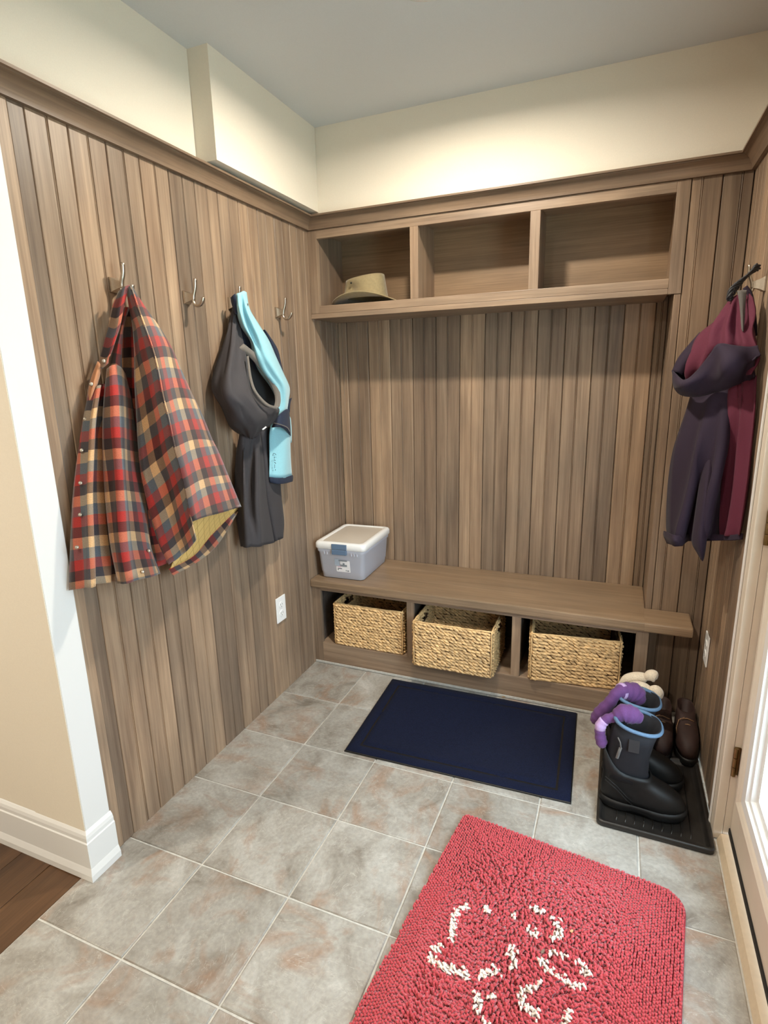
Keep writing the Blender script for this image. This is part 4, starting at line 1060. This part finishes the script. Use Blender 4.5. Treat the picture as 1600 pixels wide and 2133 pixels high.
for V, F, nm, mt in ((red_v, red_f, 'rug_pile', M_rug), (wh_v, wh_f, 'paw_outline', M_rugw)):
    me = bpy.data.meshes.new(nm); me.from_pydata([tuple(map(float, p)) for p in V], [], F); me.materials.append(mt); me.shade_smooth()
    o = bpy.data.objects.new(nm, me); COL.objects.link(o); o.parent = rug; o['kind'] = 'stuff'
    if nm == 'paw_outline': o['label'] = 'white paw print outline'

# ================================================================== boot tray
tray = thing('boot_tray', 'black plastic boot tray by the door with footwear on it', 'tray')
tc = [(1.3905, -0.782), (1.7285, -0.787), (1.7265, -0.352), (1.3905, -0.356)]
def tring(ins, z):
    c = np.mean(tc, axis=0); out = []
    pts = [np.array(p) for p in tc]
    for i in range(4):
        p, a, b = pts[i], pts[i - 1], pts[(i + 1) % 4]
        va = (a - p) / np.linalg.norm(a - p); vb = (b - p) / np.linalg.norm(b - p); q = p + (va + vb) * ins; r_ = max(0.004, 0.022 - ins)
        for t in np.linspace(0, 1, 5): s_ = q + va * r_ * (1 - t) ** 2 + vb * r_ * t ** 2; out.append((*s_, z))
    return out
MB().loft([tring(0.004, 0.001), tring(0, 0.003), tring(0.000, 0.016), tring(0.003, 0.020), tring(0.010, 0.020), tring(0.014, 0.016), tring(0.020, 0.006), tring(0.030, 0.005), tring(0.040, 0.006)], True, True).build('tray_body', M_tray, tray, True)
m = MB()
for i in range(9):
    x0 = 1.45 + i * 0.027; m.tube([(x0, -0.745, 0.0060), (x0 + 0.004, -0.725, 0.0066), (x0 + 0.006, -0.40, 0.0062)], 0.0022, 6)
m.build('tray_rib', M_tray, tray, True)

# ================================================================== tall rubber boots
def foot_ring(x0, x1, w, z, n=32, toe=0.8, tilt=0.0, zfun=None):
    out = []; cx = (x0 + x1) / 2; hl = (x1 - x0) / 2
    for q in np.linspace(0, 2 * PI, n, endpoint=False):
        c, s = math.cos(q), math.sin(q); u = math.copysign(abs(c) ** 0.85, c)
        ww = w / 2 * (1 + 0.10 * u * toe - 0.14 * math.exp(-((u + 0.15) / 0.35) ** 2) * toe)
        x = cx + hl * u; y = ww * math.copysign(abs(s) ** 0.8, s)
        out.append((x, y, zfun(q, z) if zfun else z + tilt * u))
    return out
def make_boot(label, loc, rz):
    b = thing('rubber_boot', label, 'boot', 'tall rubber boots on the tray', loc, rz)   # local: heel at x=0, toe at x=0.26
    sole = lambda k: [foot_ring(-0.002 + k, 0.262 - k, 0.104 - 2 * k, 0)]
    def zs(base, amp): return lambda q, z: z + amp * math.exp(-((math.cos(q) + 0.12) / 0.22) ** 2) + 0.010 * max(0, math.cos(q)) ** 6
    m = MB().loft([foot_ring(0.006, 0.255, 0.092, 0.001, zfun=zs(0, 0.012)), foot_ring(-0.003, 0.263, 0.104, 0.006, zfun=zs(0, 0.010)), foot_ring(-0.004, 0.266, 0.107, 0.024, zfun=zs(0, 0.006)), foot_ring(0.000, 0.263, 0.102, 0.034, zfun=zs(0, 0.003))])
    m.build('sole', M_black, b, True)
    zr = lambda q, z: z
    top_z = lambda q, z: 0.150 + 0.075 * max(0, -math.cos(q)) ** 1.5 - 0.012 * max(0, math.cos(q))
    R_ = [(0.002, 0.260, 0.098, 0.030), (0.000, 0.258, 0.098, 0.050), (0.001, 0.246, 0.094, 0.072), (0.003, 0.220, 0.088, 0.092), (0.004, 0.186, 0.084, 0.108), (0.004, 0.158, 0.084, 0.122)]
    rings = [foot_ring(a, c_, w_, z_, toe=1.0 if z_ < 0.1 else 0.4) for a, c_, w_, z_ in R_]
    rings.append(foot_ring(-0.001, 0.150, 0.101, 0.14, toe=0.1, zfun=top_z))
    rings.append(foot_ring(0.004, 0.146, 0.094, 0.14, toe=0.1, zfun=lambda q, z: top_z(q, z) - 0.004))
    MB().loft(rings, True, False).build('rubber_foot', M_black, b, True)
    S_ = [(0.008, 0.150, 0.082, 0.112), (0.008, 0.142, 0.086, 0.140), (0.010, 0.140, 0.098, 0.20), (0.018, 0.150, 0.116, 0.26), (0.028, 0.166, 0.134, 0.318)]
    rings = [foot_ring(*s_, toe=0.0) for s_ in S_] + [foot_ring(0.032, 0.162, 0.127, 0.318, toe=0), foot_ring(0.016, 0.140, 0.094, 0.23, toe=0), foot_ring(0.02, 0.13, 0.08, 0.14, toe=0)]
    MB().loft(rings, True, True).build('shaft', M_neo, b, True)
    pts = foot_ring(0.027, 0.167, 0.135, 0.320, toe=0, n=40)
    pts = [(x, y, z - 0.010 * ((x - 0.097) / 0.07)) for x, y, z in pts]; pts.append(pts[0])
    o = MB().tube(pts, 0.0062, 8, caps=False).build('rim_binding', M_bluetrim, b, True); o['label'] = 'steel blue rim binding'
    MB().tube([(0.040, -0.058, 0.285), (0.048, -0.061, 0.270), (0.051, -0.060, 0.250)], 0.0022, 6).tube([(0.050, -0.058, 0.250), (0.042, -0.052, 0.205)], [0.0048, 0.0048], 6, 0.5).build('pull_tab', M_grey, b, True)
    MB().box(0.072, -0.0640, 0.245, 0.104, -0.0570, 0.290, bev=0.001).build('side_patch', M_chard, b)
    m = MB()
    for dz in (0.0, 0.012): m.tube([(0.012, -0.050, 0.115 + dz), (0.050, -0.048, 0.085 + dz), (0.080, -0.0475, 0.055 + dz), (0.10, -0.0490, 0.042 + dz)], 0.0016, 5)
    m.build('rubber_ridge', M_black, b, True)
    return b
make_boot('front tall rubber boot, its toe pointing to the door', (1.3965, -0.662, 0.0085), 0.0)
make_boot('rear tall rubber boot, standing behind the front one', (1.4005, -0.508, 0.0085), -0.02)

# ================================================================== purple socks over the boots
def sock(label, pts, patch):
    s = thing('sock', label, 'sock', 'purple socks on the boots')
    P = spline([AY(u, v, y) for u, v, y, _ in pts], 6); Rr = spline([[q[3]] for q in pts], 6)[:, 0]
    Rr = Rr * (1 + 0.06 * np.sin(np.arange(len(Rr)) * 1.7))
    m = MB().tube(P, Rr, 14, 0.85)
    m.build('sock_body', M_sock, s, True)
    a, b = patch
    o = MB().tube(P[a:b], Rr[a:b] * 1.04, 14, 0.86).build('sock_heel', M_lilac, s, True); o['label'] = 'lilac heel patch'
sock('rear purple sock draped out of the rear boot', [(1334, 1464, -.50, .020), (1322, 1446, -.50, .038), (1304, 1440, -.515, .034), (1286, 1444, -.54, .024), (1270, 1464, -.555, .023), (1252, 1484, -.56, .027), (1241, 1498, -.56, .022), (1237, 1506, -.56, .008)], (14, 17))
sock('front purple sock draped out of the front boot', [(1336, 1498, -.655, .016), (1318, 1490, -.66, .030), (1298, 1486, -.665, .030), (1280, 1494, -.67, .018), (1264, 1498, -.675, .016), (1252, 1510, -.68, .017), (1250, 1528, -.68, .017), (1254, 1548, -.68, .018), (1258, 1556, -.68, .008)], (26, 34))

# ================================================================== cream fleece cuffed boots behind
def fleece_boot(label, cuff, knob, base):
    f = thing('fleece_boot', label, 'boot', 'fleece cuffed boots by the bench')
    x, y = base
    MB().loft([[(x + 0.036 * k * math.cos(q), y + 0.046 * k * math.sin(q), z) for q in np.linspace(0, 2 * PI, 20, endpoint=False)] for z, k in ((0.007, 1.0), (0.02, 1.08), (0.08, 1.0), (0.15, 0.9), (0.20, 0.9))]).build('boot_body', M_chard, f, True)
    for nm, pl in (('fleece_cuff', cuff), ('fleece_roll', knob)):
        P = spline([AY(u, v, yy) for u, v, yy, _ in pl], 6); Rr = spline([[q[3]] for q in pl], 6)[:, 0]
        MB().tube(P, Rr, 14, 0.95).build(nm, M_fleece, f, True)
fleece_boot('cream fleece cuffed dark boot nearest the bench stile', [(1293, 1426, -.27, .010), (1306, 1415, -.27, .019), (1326, 1411, -.27, .021), (1344, 1412, -.27, .018), (1350, 1413, -.27, .008)], [(1346, 1412, -.28, .012), (1354, 1408, -.28, .022), (1364, 1408, -.28, .022), (1370, 1410, -.28, .010)], (1.505, -0.245))
fleece_boot('cream fleece cuffed dark boot behind the rear rubber boot', [(1304, 1432, -.31, .010), (1320, 1429, -.31, .018), (1338, 1432, -.31, .021), (1352, 1440, -.31, .018), (1358, 1446, -.31, .008)], [(1354, 1436, -.32, .012), (1366, 1438, -.32, .020), (1370, 1446, -.32, .021), (1362, 1452, -.32, .016), (1354, 1454, -.32, .008)], (1.525, -0.360))

# ================================================================== brown leather shoes
def make_shoe(label, loc, rz):
    s = thing('leather_shoe', label, 'shoe', 'brown leather shoes by the right wall', loc, rz)   # local: heel at 0, toe along +x
    MB().loft([foot_ring(0, 0.272, 0.082, 0.0), foot_ring(-0.002, 0.278, 0.086, 0.006), foot_ring(-0.002, 0.278, 0.086, 0.024), foot_ring(0.0, 0.274, 0.082, 0.028)]).build('sole', M_black, s, True)
    R_ = [(0.002, 0.272, 0.080, 0.026), (0.0, 0.270, 0.082, 0.050), (0.002, 0.258, 0.080, 0.072), (0.003, 0.222, 0.076, 0.088), (0.004, 0.175, 0.070, 0.098), (0.004, 0.135, 0.066, 0.110), (0.004, 0.115, 0.066, 0.125)]
    MB().loft([foot_ring(*a) for a in R_] + [foot_ring(0.010, 0.108, 0.056, 0.123, toe=0.3), foot_ring(0.012, 0.10, 0.05, 0.08, toe=0.3)], True, True).build('upper', M_leather, s, True)
    m = MB()
    for i in range(4):
        x_ = 0.135 + 0.022 * i; z_ = 0.112 - 0.011 * i; m.tube([(x_, -0.024, z_ - 0.006), (x_ + 0.004, 0, z_ + 0.003), (x_ + 0.002, 0.024, z_ - 0.006)], 0.002, 5)
    m.tube([(0.14, -0.01, 0.118), (0.15, -0.03, 0.110), (0.17, -0.038, 0.085), (0.19, -0.036, 0.075)], 0.0016, 5); m.build('laces', M_lace, s, True)
make_shoe('brown leather shoe beside the rear rubber boot, left of the pair', (1.612, -0.118, 0.0075), -PI / 2 - 0.04)
make_shoe('brown leather shoe tight against the right wall', (1.6925, -0.105, 0.0075), -PI / 2)

# ================================================================== bits of dry leaf
def leaf_bit(label, u, v, z, size, rz, mat):
    p = AZ(u, v, z); t = thing('leaf_bit', label, 'leaf', loc=(p[0], p[1], z), rz=rz)
    a, b = size
    MB().loft([[(a * x, b * y, zz + 0.0012 * math.sin(5 * x + k)) for x, y in ((-1, 0), (-0.5, -0.8), (0.1, -1), (0.7, -0.6), (1, 0.1), (0.4, 0.7), (-0.3, 1), (-0.8, 0.5))] for k, zz in enumerate((0.0004, 0.0018))]).build('leaf_blade', mat, t)
leaf_bit('tan dry leaf bit on the far edge of the navy mat', 1049, 1452, 0.0115, (0.009, 0.004), 0.3, plain('dry_leaf_tan', srgb(150, 118, 78), 0.9))
leaf_bit('grey brown dry leaf bit among the paw toes of the red rug', 1131, 1982, 0.0235, (0.008, 0.004), 1.2, plain('dry_leaf_grey', srgb(120, 100, 84), 0.9))
leaf_bit('pale tan dry leaf bit right of the paw print on the red rug', 1191, 1940, 0.0235, (0.006, 0.004), 1.0, plain('dry_leaf_pale', srgb(196, 150, 110), 0.9))
